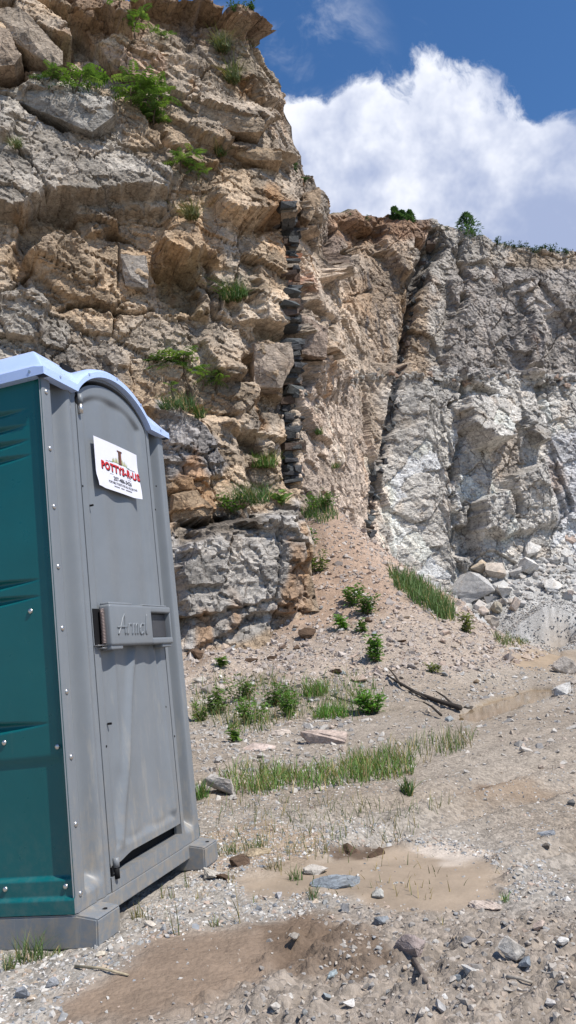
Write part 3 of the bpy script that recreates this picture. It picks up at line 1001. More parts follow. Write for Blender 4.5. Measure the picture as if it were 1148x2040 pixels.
def ground_detail(x, y, z):
    """colour, smooth-mud mask and small relief for ground vertices"""
    P = np.stack([x, y, z], -1)
    px, py, d = project(P)
    ok = d > 0.3
    px = np.where(ok, px, -9e3)
    py = np.where(ok, py, 9e3)
    w1 = fbm(x * 3, y * 3, 401, 4)
    w2 = fbm(x * 3 + 40, y * 3, 407, 4)
    amp = np.clip(70.0 / np.maximum(d, 1), 2, 34)
    w3, w4 = fbm(x * 13, y * 13, 409, 3), fbm(x * 13 + 7, y * 13, 410, 3)
    qx, qy = px + amp * (1.7 * w1 + 0.7 * w3), py + amp * (0.75 * w2 + 0.4 * w4)
    C = np.empty(x.shape + (3,))
    C[:] = (0.318, 0.274, 0.226)
    t = sstep(-0.5, 0.5, fbm(x * 0.8, y * 0.8, 411, 4))[..., None]
    C = C * (1 - 0.6 * t) + np.array((0.26, 0.212, 0.164)) * 0.6 * t
    # gravel round the toilet is greyer and cleaner
    gm = sstep(1.9, 1.0, np.hypot((x + 0.35), (y - 3.1) * 0.8))[..., None]
    C = C * (1 - 0.7 * gm) + np.array((0.36, 0.335, 0.30)) * 0.7 * gm
    # debris fan: pinkish tan
    tal = sstep(0.12, 0.5, z + 0.12 * w1)[..., None] * sstep(23.5, 22, y)[..., None]
    C = C * (1 - 0.85 * tal) + (np.array((0.36, 0.295, 0.24)) + np.array((0.05, 0.005, -0.01)) * sstep(0.8, 2.2, z)[..., None]) * 0.85 * tal
    rr = (sstep(3.0, 4.5, x) * sstep(22, 24.5, y))[..., None]
    C = C * (1 - rr) + np.array((0.38, 0.37, 0.355)) * rr * (0.8 + 0.4 * hash2(np.floor(x * 40), np.floor(y * 40), 77))[..., None]
    S = np.zeros(x.shape)

    def zone(poly, cc, k, soft=7.0, sm=0.0):
        nonlocal C, S
        b = np.array(poly)
        sel = (px > b[:, 0].min() - 60) & (px < b[:, 0].max() + 60) & (py > b[:, 1].min() - 60) & (py < b[:, 1].max() + 60)
        mk = np.zeros(x.shape)
        if sel.any():
            mk[sel] = sstep(-soft, soft, poly_sd(qx[sel], qy[sel], poly))
            m3 = (k * mk)[..., None]
            C = C * (1 - m3) + np.array(cc) * m3
            S = np.maximum(S, mk * sm)
        return mk
    zone(REDSOIL, (0.29, 0.198, 0.138), 0.65, 34)
    zone(HUMUS, (0.13, 0.085, 0.055), 0.8, 16)
    zone([(330, 1860), (700, 1815), (1200, 1815), (1200, 2150), (60, 2150), (120, 2000)], (0.265, 0.218, 0.175), 0.75, 30)
    mb = zone(BROWN, (0.225, 0.162, 0.115), 0.88, 30, 0.5)
    zone([(480, 1842), (620, 1832), (740, 1860), (780, 1905), (680, 1950), (560, 1930)], (0.15, 0.105, 0.072), 0.8, 14, 0.2)
    zone([(p[0], p[1]) for p in PUDDLE], (0.23, 0.175, 0.125), 0.45, 34, 0.3)
    mp = zone(PUDDLE, (0.325, 0.255, 0.188), 0.9, 18, 0.95)
    zone([(400, 1655), (520, 1640), (660, 1655), (640, 1700), (500, 1735), (400, 1740)], (0.34, 0.24, 0.15), 0.6, 16, 0.35)
    zone(SAND, (0.55, 0.48, 0.41), 0.85, 8, 0.4)
    zone(WETPATCH, (0.26, 0.19, 0.13), 0.7, 10, 0.3)
    zone([(660, 1690), (760, 1672), (790, 1690), (740, 1712), (690, 1702)], (0.085, 0.055, 0.035), 0.85, 5, 0.1)  # dark holes by the mud flat, their shade painted on the ground
    zone([(940, 1560), (990, 1548), (1010, 1562), (970, 1575)], (0.13, 0.085, 0.055), 0.7, 6, 0.1)
    ms = np.maximum(zone(STREAM, (0.25, 0.18, 0.10), 0.9, 5, 1.0), zone(POOL, (0.28, 0.2, 0.12), 0.9, 4, 1.0))
    zone([(990, 1290), (1148, 1270), (1148, 1345), (1040, 1335)], (0.33, 0.26, 0.19), 0.5, 10, 0.4)
    near = sstep(11, 6, d)
    # small relief
    rough = (1 - S)
    h = near * rough * (0.018 * fbm(x * 6, y * 6, 421, 4, 0.6) + 0.006 * fbm(x * 30, y * 30, 425, 2))
    front = sstep(1835, 1900, py + 0.25 * (px - 500) * (px > 500) * 0.3) * sstep(330, 560, px) * near * (1 - mb * 0.7) * (1 - mp)
    d1, d2, dx, dy, r = vor(x * 17 + 0.5 * w1, y * 17 + 0.5 * w2, 431)
    lump = np.clip(1 - d1 * 1.35, 0, 1) ** 0.7 * (r[0] > 0.35)
    h += front * (0.042 * lump * r[1] + 0.035 * fbm(x * 3.5, y * 3.5, 437, 3))
    e1, e2, _, _, r2 = vor(x * 38 + 0.4 * w3, y * 38 + 0.4 * w4, 433)
    h += near * (0.25 + 0.75 * front) * (1 - 0.8 * S) * 0.013 * np.clip(1 - e1 * 1.3, 0, 1) ** 0.7 * (r2[0] > 0.4)
    cl = mb * sstep(-0.05, 0.25, w1 + 0.3 * w3 + 0.0025 * (px - 420))
    h += cl * (0.040 * lump * r[1] + 0.012 * w3)
    C *= (1 + 0.25 * front * (r[2] - 0.5))[..., None]
    far = 1 - near
    h += far * (0.05 * fbm(x * 2.2, y * 2.2, 441, 4, 0.6)) * (1 - 0.9 * S)
    for rt in RUTS:
        dl = line_d(px, py + 6 * w1, rt)
        h -= near * 0.045 * np.exp(-(dl / 12.0) ** 2) * (1 - S) * sstep(520, 700, px)
        h += near * 0.028 * np.exp(-((dl - 22) / 9.0) ** 2) * (1 - S) * sstep(520, 700, px)
    h -= 0.012 * mp + 0.05 * ms
    C *= (1 + 0.12 * w1)[..., None]
    return np.clip(C, 0.03, 0.6), S, h


def build_ground():
    def axis(segs):
        out = [segs[0][0]]
        for a, b, st in segs:
            n = max(1, int(round((b - a) / st)))
            out += list(a + (b - a) * np.arange(1, n + 1) / n)
        return np.array(out)
    ya = axis([(-60, -8, 4), (-8, 0.5, 0.5), (0.5, 1.8, 0.1), (1.8, 4.2, 0.0125), (4.2, 6.5, 0.02), (6.5, 11, 0.038), (11, 22, 0.075), (22, 36, 0.16), (36, 60, 1.5), (60, 300, 20)])
    xa = axis([(-80, -14, 4), (-14, -6, 0.4), (-6, -2.4, 0.08), (-2.4, 2.6, 0.0178), (2.6, 6, 0.045), (6, 16, 0.12), (16, 40, 1.2), (40, 300, 20)])
    X, Y = np.meshgrid(xa, ya, indexing='ij')
    Z = ground_base(X, Y)
    C, S, h = ground_detail(X.ravel(), Y.ravel(), Z.ravel())
    Z2 = Z.ravel() + h
    # no relief beyond the walls
    a, b = X.shape
    idx = np.arange(a * b).reshape(a, b)
    F = np.stack([idx[:-1, :-1], idx[1:, :-1], idx[1:, 1:], idx[:-1, 1:]], -1).reshape(-1, 4)
    me = np_mesh('ground', np.stack([X.ravel(), Y.ravel(), Z2], -1), F, C, True, (M['ground'],), {'smooth_mud': S})
    return add_obj('ground', me, None, 'muddy gravel floor of the quarry rising into a debris fan', None, None, 'structure'), xa, ya, Z2.reshape(a, b)


ground_o, GXA, GYA, GZ = build_ground()


def gz(x, y):
    """exact height of the finished ground (bilinear)"""
    x = np.asarray(x, float)
    y = np.asarray(y, float)
    i = np.clip(np.searchsorted(GXA, x) - 1, 0, len(GXA) - 2)
    j = np.clip(np.searchsorted(GYA, y) - 1, 0, len(GYA) - 2)
    fx = (x - GXA[i]) / (GXA[i + 1] - GXA[i])
    fy = (y - GYA[j]) / (GYA[j + 1] - GYA[j])
    return (GZ[i, j] * (1 - fx) + GZ[i + 1, j] * fx) * (1 - fy) + (GZ[i, j + 1] * (1 - fx) + GZ[i + 1, j + 1] * fx) * fy


def ground_many(px, py):
    """ground points seen through arrays of photograph pixels"""
    px, py = np.asarray(px, float), np.asarray(py, float)
    r = CR[None] * ((px - PCX) / PF)[:, None] - CU[None] * ((py - PCY) / PF)[:, None] + CF[None]
    lo = np.full(len(px), 1.2)
    hi = np.full(len(px), 45.0)
    done = np.zeros(len(px), bool)
    t = 1.2
    while t < 45:
        nt = t * 1.018 + 0.01
        p = CAMP + r * nt
        hit = (~done) & (p[:, 2] <= gz(p[:, 0], p[:, 1]))
        lo[hit] = t
        hi[hit] = nt
        done |= hit
        if done.all():
            break
        t = nt
    for _ in range(14):
        md = 0.5 * (lo + hi)
        p = CAMP + r * md[:, None]
        below = p[:, 2] <= gz(p[:, 0], p[:, 1])
        hi = np.where(below & done, md, hi)
        lo = np.where(~below & done, md, lo)
    p = CAMP + r * hi[:, None]
    p[:, 2] = gz(p[:, 0], p[:, 1])
    return p


def to_ground(px, py):
    return ground_many([px], [py])[0]


# ------------------------------------------------------------------ loose stones
def hull_template(rng, n=13, flat=0.75, sub=False):
    bm = bmesh.new()
    for _ in range(n):
        v = rng.normal(size=3)
        v /= np.linalg.norm(v)
        v *= rng.uniform(0.8, 1.1)
        bm.verts.new((v[0], v[1] * rng.uniform(0.8, 1.0), v[2] * flat))
    r = bmesh.ops.convex_hull(bm, input=bm.verts)
    bmesh.ops.delete(bm, geom=[g for g in r['geom_interior'] if isinstance(g, bmesh.types.BMVert)], context='VERTS')
    if sub:
        bmesh.ops.bevel(bm, geom=bm.edges[:], offset=0.07, segments=1, affect='EDGES')
    bmesh.ops.triangulate(bm, faces=bm.faces[:])
    bm.verts.index_update()
    V = np.array([v.co[:] for v in bm.verts])
    F = np.array([[v.index for v in f.verts] for f in bm.faces])
    bm.free()
    return V, F


TEMPL = [hull_template(RNG, int(RNG.integers(9, 14)), RNG.uniform(0.55, 0.9)) for _ in range(14)]
STONE_COLS = np.array([(0.42, 0.40, 0.37), (0.36, 0.34, 0.32), (0.30, 0.30, 0.30), (0.50, 0.47, 0.43), (0.42, 0.33, 0.27), (0.22, 0.23, 0.245), (0.55, 0.53, 0.50), (0.38, 0.31, 0.24), (0.32, 0.32, 0.31)])


def scatter_stones(name, pos, size, cols, label, cat='gravel', sink=0.3, mat=None):
    VV, FF, CC = [], [], []
    off = 0
    n = len(pos)
    kind = RNG.integers(0, len(TEMPL), n)
    for k in range(len(TEMPL)):
        sel = np.nonzero(kind == k)[0]
        if len(sel) == 0:
            continue
        V, F = TEMPL[k]
        a = RNG.uniform(0, 2 * math.pi, len(sel))
        tl = RNG.normal(0, 0.35, (len(sel), 2))
        asp = RNG.uniform(0.75, 1.3, len(sel))
        Vs = np.repeat(V[None], len(sel), 0) * size[sel][:, None, None]
        Vs[:, :, 0] *= asp[:, None]
        # tilt about x then y
        c, s = np.cos(tl[:, :1]), np.sin(tl[:, :1])
        y, z = Vs[:, :, 1] * c - Vs[:, :, 2] * s, Vs[:, :, 1] * s + Vs[:, :, 2] * c
        c, s = np.cos(tl[:, 1:]), np.sin(tl[:, 1:])
        x, z = Vs[:, :, 0] * c + z * s, -Vs[:, :, 0] * s + z * c
        c, s = np.cos(a)[:, None], np.sin(a)[:, None]
        W = np.stack([x * c - y * s, x * s + y * c, z], -1)
        W += pos[sel][:, None, :]
        W[:, :, 2] += (size[sel] * (0.75 - 2 * sink) * 0.7)[:, None]
        VV.append(W.reshape(-1, 3))
        FF.append((F[None] + (np.arange(len(sel)) * len(V))[:, None, None] + off).reshape(-1, 3))
        CC.append(np.repeat(cols[sel], len(V), 0))
        off += len(sel) * len(V)
    me = np_mesh(name, np.concatenate(VV), np.concatenate(FF), np.concatenate(CC), False, (mat or M['gravel'],))
    return add_obj(name, me, None, label, cat, None, 'stuff')


def pick_cols(n, bias=None, var=0.15):
    c = STONE_COLS[RNG.integers(0, len(STONE_COLS), n)].copy()
    if bias is not None:
        c = c * 0.45 + np.array(bias) * 0.55
    return c * RNG.uniform(1 - var, 1 + var, (n, 1))


def in_any(px, py, polys, m=0.0):
    r = np.zeros(px.shape, bool)
    for p in polys:
        r |= poly_sd(px, py, p) > m
    return r


def gravel():
    # foreground and middle ground, sampled over the ground itself
    def sample(n, x0, x1, y0, y1):
        x, y = RNG.uniform(x0, x1, n), RNG.uniform(y0, y1, n)
        P = np.stack([x, y, gz(x, y)], -1)
        px, py, d = project(P)
        k = (px > -60) & (px < 1210) & (py < 2100)
        rel = P[:, :2] - TO[:2]
        a, b = rel @ TD[:2], rel @ TN[:2]
        k &= ~((a > -0.03) & (a < 1.15) & (b < 0.02) & (b > -1.3))
        return P[k], px[k], py[k], d[k]
    P, px, py, d = sample(64000, -1.9, 2.2, 1.85, 5.6)
    mud = in_any(px, py, [PUDDLE]) | in_any(px, py, [BROWN], 2)
    front = in_any(px, py, [[(470, 1850), (700, 1800), (1200, 1800), (1200, 2100), (200, 2100)]])
    left = np.hypot(P[:, 0] + 0.35, (P[:, 1] - 3.0) * 0.8) < 1.35
    right = (px > 560) & (py < 1800)
    keep = RNG.random(len(P)) < np.where(mud, 0.03, np.where(front, 0.36, np.where(left, 0.85, np.where(right, 0.12, 0.36))))
    keep &= (fbm(P[:, 0] * 2.2, P[:, 1] * 2.2, 501, 3) > -0.45) | left
    P, px, py, front, left = P[keep], px[keep], py[keep], front[keep], left[keep]
    n = len(P)
    size = np.exp(RNG.normal(np.log(0.0068), 0.42, n))
    size[front] *= 1.12
    size = np.clip(size, 0.003, 0.02)
    cols = pick_cols(n)
    cols[front] = cols[front] * 0.42 + np.array((0.30, 0.255, 0.21)) * 0.58
    scatter_stones('gravel', P, size, cols, 'fine grey and white gravel strewn round the toilet and across the front', sink=0.42)
    # middle distance
    P, px, py, d = sample(30000, -4.5, 6.5, 5.4, 14.5)
    keep = RNG.random(len(P)) < np.where(in_any(px, py, [STREAM, POOL]), 0.0, np.where((px > 700) & (py > 1400), 0.2, 0.7))
    P = P[keep]
    n = len(P)
    size = np.clip(np.exp(RNG.normal(np.log(0.016), 0.5, n)), 0.008, 0.07)
    bias = np.where((P[:, 2] > 0.35)[:, None], np.array((0.41, 0.335, 0.275))[None], np.array((0.36, 0.32, 0.275))[None])
    c = pick_cols(n) * 0.55 + bias * 0.45
    scatter_stones('gravel', P, size, c, 'scattered stony rubble on the middle of the quarry floor', sink=0.3)
    # debris fan
    P, px, py, d = sample(20000, -3.5, 7.5, 10.5, 21.5)
    keep = P[:, 2] > 0.3
    P = P[keep]
    n = len(P)
    size = np.clip(np.exp(RNG.normal(np.log(0.024), 0.55, n)), 0.01, 0.13)
    c = pick_cols(n) * 0.5 + np.array((0.42, 0.325, 0.265)) * 0.5
    scatter_stones('scree', P, size, c, 'pinkish tan scree covering the debris fan under the dark dike', sink=0.28)
    # crushed stone and rubble at the back
    x, y = RNG.uniform(3.5, 17, 18000), RNG.uniform(20, 34.5, 18000)
    P = np.stack([x, y, gz(x, y)], -1)
    cone = np.hypot(x - 8.3, (y - 26.5) * 0.9) < 2.5
    keep = (P[:, 2] > 0.5) & (RNG.random(len(x)) < 0.8) & ~cone
    P, cone = P[keep], cone[keep]
    n = len(P)
    size = np.clip(np.exp(RNG.normal(np.log(0.075), 0.6, n)), 0.03, 0.35)
    c = pick_cols(n) * 0.35 + np.array((0.48, 0.47, 0.45)) * 0.65
    scatter_stones('rubble', P, size, c, 'broken pale grey rubble banked against the foot of the quarry wall', 'rubble', 0.25)
    x, y = RNG.uniform(5.2, 11.6, 9000), RNG.uniform(23.5, 29.5, 9000)
    k = np.hypot(x - 8.3, (y - 26.5) * 0.9) < 2.4
    P = np.stack([x, y, gz(x, y)], -1)[k]
    scatter_stones('crushed_stone', P, RNG.uniform(0.02, 0.045, len(P)), pick_cols(len(P)) * 0.55 + np.array((0.40, 0.395, 0.38)) * 0.45,
                   'cone shaped heap of grey crushed stone below the boulders', 'stone heap', 0.1)


gravel()


_RC = {}


def rock_mesh(name, seed, flat=0.7, detail=3, angular=0.9):
    key = (seed, round(flat, 1), detail)
    if key not in _RC:
        _RC[key] = rock_mesh_new(name, seed, round(flat, 1) if flat > 0.45 else flat, detail, angular)
    return _RC[key]


def rock_mesh_new(name, seed, flat=0.7, detail=3, angular=0.9):
    """one boulder: convex hull, bevelled, subdivided and roughened; unit size"""
    rng = np.random.default_rng(seed)
    bm = bmesh.new()
    low = flat < 0.5
    for _ in range(34 if low else int(rng.integers(10, 16))):
        v = rng.normal(size=3)
        v /= np.linalg.norm(v)
        v *= rng.uniform(0.93 if low else angular, 1.1)
        bm.verts.new((v[0], v[1] * 0.9, v[2] * flat))
    r = bmesh.ops.convex_hull(bm, input=bm.verts)
    bmesh.ops.delete(bm, geom=[g for g in r['geom_interior'] if isinstance(g, bmesh.types.BMVert)], context='VERTS')
    bmesh.ops.triangulate(bm, faces=bm.faces[:])
    for k in range(detail):
        bmesh.ops.subdivide_edges(bm, edges=bm.edges[:], cuts=1, use_grid_fill=True)
        amp = 0.05 / (k + 1)
        for v in bm.verts:
            v.co += Vector(rng.normal(size=3)) * amp * 0.5
    bmesh.ops.smooth_vert(bm, verts=bm.verts[:], factor=0.25, use_axis_x=True, use_axis_y=True, use_axis_z=True)
    bmesh.ops.triangulate(bm, faces=bm.faces[:])
    V = np.array([v.co[:] for v in bm.verts])
    bm.verts.index_update()
    F = np.array([[v.index for v in f.verts] for f in bm.faces])
    bm.free()
    return V, F


def place_rock(name, pos, size, col, seed, label, cat, group=None, flat=0.7, sink=0.25, rotz=None, tilt=0.2, asp=1.0, detail=2, mat=None, parent=None):
    rng = np.random.default_rng(seed + 1000)
    V, F = rock_mesh(name, seed, flat, detail)
    V = V * size * np.array([asp, 1, 1])
    C = np.tile(np.array(col) * rng.uniform(0.92, 1.08), (len(V), 1))
    me = np_mesh(name, V, F, C, False, (mat or M['stone'],))
    o = add_obj(name, me, parent, label, cat, group)
    o.rotation_euler = (rng.normal(0, tilt), rng.normal(0, tilt), rng.uniform(0, 6.28) if rotz is None else rotz)
    zmin = min((o.rotation_euler.to_matrix() @ Vector(v)).z for v in V[::3])
    o.location = (pos[0], pos[1], pos[2] - zmin - sink * size * flat * 2)
    return o


# ------------------------------------------------------------------ water
def mat_water():
    mt, N, bs = new_mat('muddy_water')
    pos = N.n('ShaderNodeNewGeometry').outputs['Position']
    n = N.noise(pos, 3.0, 4, 0.6)
    mt.node_tree.links.new(N.mix(N.ramp(n, 0.3, 0.7), (0.20, 0.135, 0.07, 1), (0.27, 0.19, 0.11, 1)), bs.inputs['Base Color'])
    bs.inputs['Roughness'].default_value = 0.07
    bs.inputs['Specular IOR Level'].default_value = 0.5
    mt.node_tree.links.new(N.bump(N.noise(pos, 14.0, 3, 0.5), 0.15, 0.004), bs.inputs['Normal'])
    return mt


M['water'] = mat_water()


def pool(W, lev, label):
    c = W.mean(0)
    V = [(c[0], c[1], lev - 0.02)] + [(*(c + (p - c) * 1.25), lev - 0.02) for p in W]
    n = len(W)
    F = np.array([[0, 1 + i, 1 + (i + 1) % n] for i in range(n)])
    me = np_mesh('water', np.array(V), F, None, True, (M['water'],))
    return add_obj('water', me, None, label, None, None, 'structure')


pool(*HOLLOWS[0], 'narrow strip of shallow brown water beside the fallen branch')
pool(*HOLLOWS[1], 'shallow brown pool in front of the grey stone heap')

# ------------------------------------------------------------------ dark dike blocks (pieces of the cliff)
def box_piece(seed, w=1.0, d=1.0, h=1.0, jit=0.16):
    rng = np.random.default_rng(seed)
    bm = bmesh.new()
    for x in (-0.5, 0.5):
        for y in (-0.5, 0.5):
            for z in (-0.5, 0.5):
                bm.verts.new((w * (x + rng.uniform(-jit, jit)), d * (y + rng.uniform(-jit, jit)), h * (z + rng.uniform(-jit, jit))))
    for _ in range(5):
        a, b = rng.integers(0, 3), rng.choice([-0.53, 0.53])
        p = rng.uniform(-0.4, 0.4, 3)
        p[a] = b
        bm.verts.new((w * p[0], d * p[1], h * p[2]))
    bmesh.ops.convex_hull(bm, input=bm.verts)
    bmesh.ops.delete(bm, geom=[v for v in bm.verts if not v.link_faces], context='VERTS')
    bmesh.ops.triangulate(bm, faces=bm.faces[:])
    bm.verts.index_update()
    V = np.array([v.co[:] for v in bm.verts])
    F = np.array([[v.index for v in f.verts] for f in bm.faces])
    bm.free()
    return V, F


DCOL = [(0.075, 0.077, 0.082), (0.095, 0.10, 0.105), (0.115, 0.125, 0.13), (0.06, 0.06, 0.065), (0.12, 0.09, 0.075), (0.08, 0.083, 0.085)]
PIECES = []
for k in range(12):
    V, F = box_piece(900 + k)
    PIECES.append(np_mesh('dike_block', V, F, np.tile(DCOL[k % 6], (len(V), 1)), False, (M['basalt'],)))
OPIECE = []
for k in range(4):
    V, F = box_piece(950 + k)
    OPIECE.append(np_mesh('rock_block', V, F, np.tile([(0.32, 0.155, 0.095), (0.25, 0.17, 0.125), (0.30, 0.25, 0.2), (0.20, 0.15, 0.12)][k], (len(V), 1)), False, (M['cliff'],)))


def piece(me, p, size, rz, tilt, parent, name='dike_block'):
    o = add_obj(name, me, parent)
    o.location = p
    o.scale = size
    o.rotation_euler = (random.gauss(0, tilt), random.gauss(0, tilt), rz)
    return o


def dikes():
    P1 = np.array(DIKE1, float)
    y = 402.0
    while y < 968:
        h = random.uniform(4, 10)
        x = np.interp(y, P1[:, 1], P1[:, 0]) + random.uniform(-4, 4)
        p = on_wall(x, y, 3)
        sc = p[1] / PF
        wide = random.uniform(24, 37)
        n = random.choice((1, 1, 1, 2))
        for j in range(n):
            q = p + np.array([(j - (n - 1) / 2) * wide * 0.55 * sc, random.uniform(0.03, 0.22), 0])
            orange = y < 600 and random.random() < 0.25
            piece(random.choice(OPIECE if orange else PIECES), q,
                  (wide * sc / n * random.uniform(0.9, 1.3), random.uniform(0.3, 0.5), h * sc * random.uniform(1.2, 2.0)),
                  random.uniform(0.0, 0.5), 0.06, cliff_o, 'rock_block' if orange else 'dike_block')
        y += h
    P2 = np.array(DIKE2, float)
    y = 478.0
    while y < 1118:
        h = random.uniform(5, 12)
        x = np.interp(y, P2[:, 1], P2[:, 0]) + random.uniform(-5, 5)
        p = on_wall(x, y, 3)
        sc = p[1] / PF
        piece(random.choice(PIECES), p + np.array([0, random.uniform(0.08, 0.30), 0]),
              (random.uniform(8, 18) * sc, random.uniform(0.3, 0.5), h * sc * random.uniform(0.9, 1.5)), random.uniform(-0.6, 0.6), 0.35, rear_o)
        y += h


dikes()

SLABS = [  # outline seen in the photograph, how far proud of the rock (m), colour
    ([(-40, 22), (0, 24), (37, 11), (82, 55), (124, 103), (125, 129), (106, 133), (55, 94), (17, 57), (-40, 40)], 0.55, (0.40, 0.33, 0.26)),
    ([(-50, 42), (17, 57), (30, 85), (43, 109), (29, 128), (-50, 140)], 0.5, (0.38, 0.30, 0.23)),
    ([(17, 180), (57, 161), (138, 184), (232, 226), (184, 264), (95, 213), (23, 197)], 0.25, (0.33, 0.31, 0.28)),
    ([(360, 200), (440, 195), (530, 240), (525, 262), (470, 264), (425, 245)], 0.2, (0.42, 0.33, 0.24)),
    ([(440, 285), (500, 288), (562, 302), (565, 320), (500, 318), (445, 300)], 0.2, (0.42, 0.32, 0.22)),
    ([(508, 685), (581, 682), (586, 726), (561, 773), (505, 770)], 0.12, (0.43, 0.35, 0.28)),
    ([(240, 505), (290, 510), (297, 575), (250, 568)], 0.15, (0.38, 0.34, 0.30)),
    ([(345, 985), (393, 976), (424, 1011), (421, 1040), (345, 1046)], 0.2, (0.36, 0.26, 0.17)),
    ([(598, 625), (656, 652), (652, 712), (602, 705)], 0.15, (0.40, 0.31, 0.25)),
    ([(604, 385), (638, 372), (641, 402), (618, 440), (600, 430)], 0.2, (0.36, 0.27, 0.19)),
]


def slabs():
    for k, (poly, proud, col) in enumerate(SLABS):
        rng = np.random.default_rng(3000 + k)
        q = np.array(poly, float)
        cxy = q.mean(0)
        dep = np.median([on_wall(*(cxy + (p - cxy) * f))[1] for p in q for f in (0.3, 0.6)]) - 0.7 * proud
        bm = bmesh.new()
        for p in q:
            r = pix_ray(*p)
            w = CAMP + r * (dep / r[1] + rng.uniform(0.0, 0.12))
            bm.verts.new(w)
            bm.verts.new(w + np.array([-0.35, 1.3, rng.uniform(0.0, 0.35)]))
        r = pix_ray(*(cxy + rng.uniform(-0.15, 0.15, 2) * (q.max(0) - q.min(0))))
        bm.verts.new(CAMP + r * (dep / r[1] - 0.05))
        res = bmesh.ops.convex_hull(bm, input=bm.verts)
        bmesh.ops.delete(bm, geom=[v for v in bm.verts if not v.link_faces], context='VERTS')
        bmesh.ops.triangulate(bm, faces=bm.faces[:])
        while max(e.calc_length() for e in bm.edges) > 0.13 and len(bm.faces) < 9000:
            es = [e for e in bm.edges if e.calc_length() > 0.11]
            bmesh.ops.subdivide_edges(bm, edges=es, cuts=1)
            bmesh.ops.triangulate(bm, faces=bm.faces[:])
        bm.normal_update()
        bm.verts.index_update()
        V = np.array([v.co[:] for v in bm.verts])
        Nn = np.array([v.normal[:] for v in bm.verts])
        F = np.array([[v.index for v in f.verts] for f in bm.faces])
        bm.free()
        d = 0
        for fr, am in ((1.6, 0.05), (4.0, 0.035), (10.0, 0.02)):
            d = d + am * fbm(V[:, 0] * fr + V[:, 2] * fr * 0.8, V[:, 1] * fr * 0.6 - V[:, 2] * fr * 0.7 + V[:, 0] * fr, 3100 + k, 3)
        V = V + Nn * d[:, None]
        C = np.tile(col, (len(V), 1)) * (1 + 0.25 * fbm(V[:, 0] * 1.5 + V[:, 2], V[:, 2] * 2 - V[:, 0], 3200 + k, 3))[:, None]
        add_obj('rock_block', np_mesh('rock_block', V, F, np.clip(C, 0.03, 0.6), False, (M['cliff'],)), cliff_o)


slabs()


def bench_stones():
    cols = [(0.42, 0.40, 0.37), (0.30, 0.28, 0.26), (0.50, 0.47, 0.43), (0.20, 0.19, 0.18), (0.40, 0.30, 0.24)]
    ms = []
    for k in range(10):
        V, F = box_piece(980 + k, jit=0.22)
        ms.append(np_mesh('bench_stone', V, F, np.tile(cols[k % 5], (len(V), 1)), False, (M['rear'],)))
    for i in range(120):
        px = random.uniform(690, 1150)
        p = on_wall(px, 752 + 6 * math.sin(px * 0.03) + random.gauss(0, 5), 3)
        sc = p[1] / PF
        w = random.uniform(5, 17) * sc
        o = piece(random.choice(ms), p + np.array([0, random.uniform(0.0, 0.15), 0.03]), (w, w * 0.8, w * random.uniform(0.3, 0.7)), random.uniform(0, 3), 0.3, rear_o, 'bench_stone')


bench_stones()

# ------------------------------------------------------------------ boulders and stones
G_, P_, T_, B_ = (0.42, 0.41, 0.40), (0.50, 0.40, 0.34), (0.40, 0.33, 0.26), (0.21, 0.235, 0.26)
W_, DK = (0.55, 0.53, 0.50), (0.2, 0.19, 0.18)


def rock_at(name, px, py, w, col, seed, label, cat, group=None, flat=0.7, sink=0.2, asp=1.1, tilt=0.2, detail=2, rotz=None):
    p = to_ground(px, py)
    size = 0.5 * w * p[1] / PF
    p[2] = float(gz(p[0], p[1]))
    return place_rock(name, p, size, col, seed, label, cat, group, flat, sink, rotz, tilt, asp, detail)


REAR = [  # px, py of the foot, width in photograph pixels, colour, label
    (946, 1200, 66, G_, 'largest grey boulder of the rubble, white on top, beside the grass bank'),
    (1050, 1116, 46, W_, 'pale boulder with a sloping flat top, high in the rubble'),
    (1076, 1094, 50, W_, 'long pale boulder under the dark crack of the quarry wall'),
    (1136, 1090, 50, (0.47, 0.37, 0.31), 'flat pinkish orange boulder at the right edge, top of the rubble'),
    (952, 1142, 38, (0.47, 0.39, 0.30), 'yellowish tan boulder directly above the largest grey boulder'),
    (992, 1154, 46, (0.43, 0.38, 0.33), 'wide low boulder with a tan face, right of the yellowish one'),
    (1028, 1150, 28, G_, 'wedge shaped grey boulder pointing up, centre of the rubble'),
    (990, 1124, 44, W_, 'broad whitish boulder leaning on the wall behind the tan ones'),
    (984, 1248, 32, (0.48, 0.42, 0.36), 'rounded tan boulder lowest in the rubble, beside the stone heap'),
    (990, 1220, 26, (0.30, 0.27, 0.22), 'brownish square boulder just above the lowest rounded one'),
    (1086, 1126, 22, (0.35, 0.34, 0.33), 'small cube shaped grey boulder near the top right of the rubble'),
    (1056, 1146, 40, W_, 'low white boulder right of the wedge shaped one'),
    (1018, 1172, 20, G_, 'small grey boulder under the wedge shaped one'),
    (921, 1158, 36, (0.47, 0.44, 0.42), 'pinkish white boulder left of the yellowish tan one'),
    (1006, 1190, 34, W_, 'white slab resting on the right of the largest boulder'),
    (1038, 1090, 32, G_, 'grey boulder against the wall, left of the long pale one'),
    (1106, 1124, 28, G_, 'grey block with a shaded front near the right edge of the rubble'),
    (1026, 1216, 30, (0.44, 0.37, 0.32), 'pinkish stone on the left shoulder of the stone heap'),
    (1134, 1192, 20, (0.24, 0.2, 0.185), 'dark brown block on the slope above the stone heap'),
    (1104, 1178, 34, W_, 'pale slab behind the peak of the stone heap'),
    (1128, 1112, 26, W_, 'white tilted block below the pinkish orange boulder'),
    (895, 1150, 26, W_, 'pale block at the left end of the rubble by the grass bank'),
    (966, 1226, 20, (0.46, 0.39, 0.34), 'small pinkish block left of the brownish square one'),
]
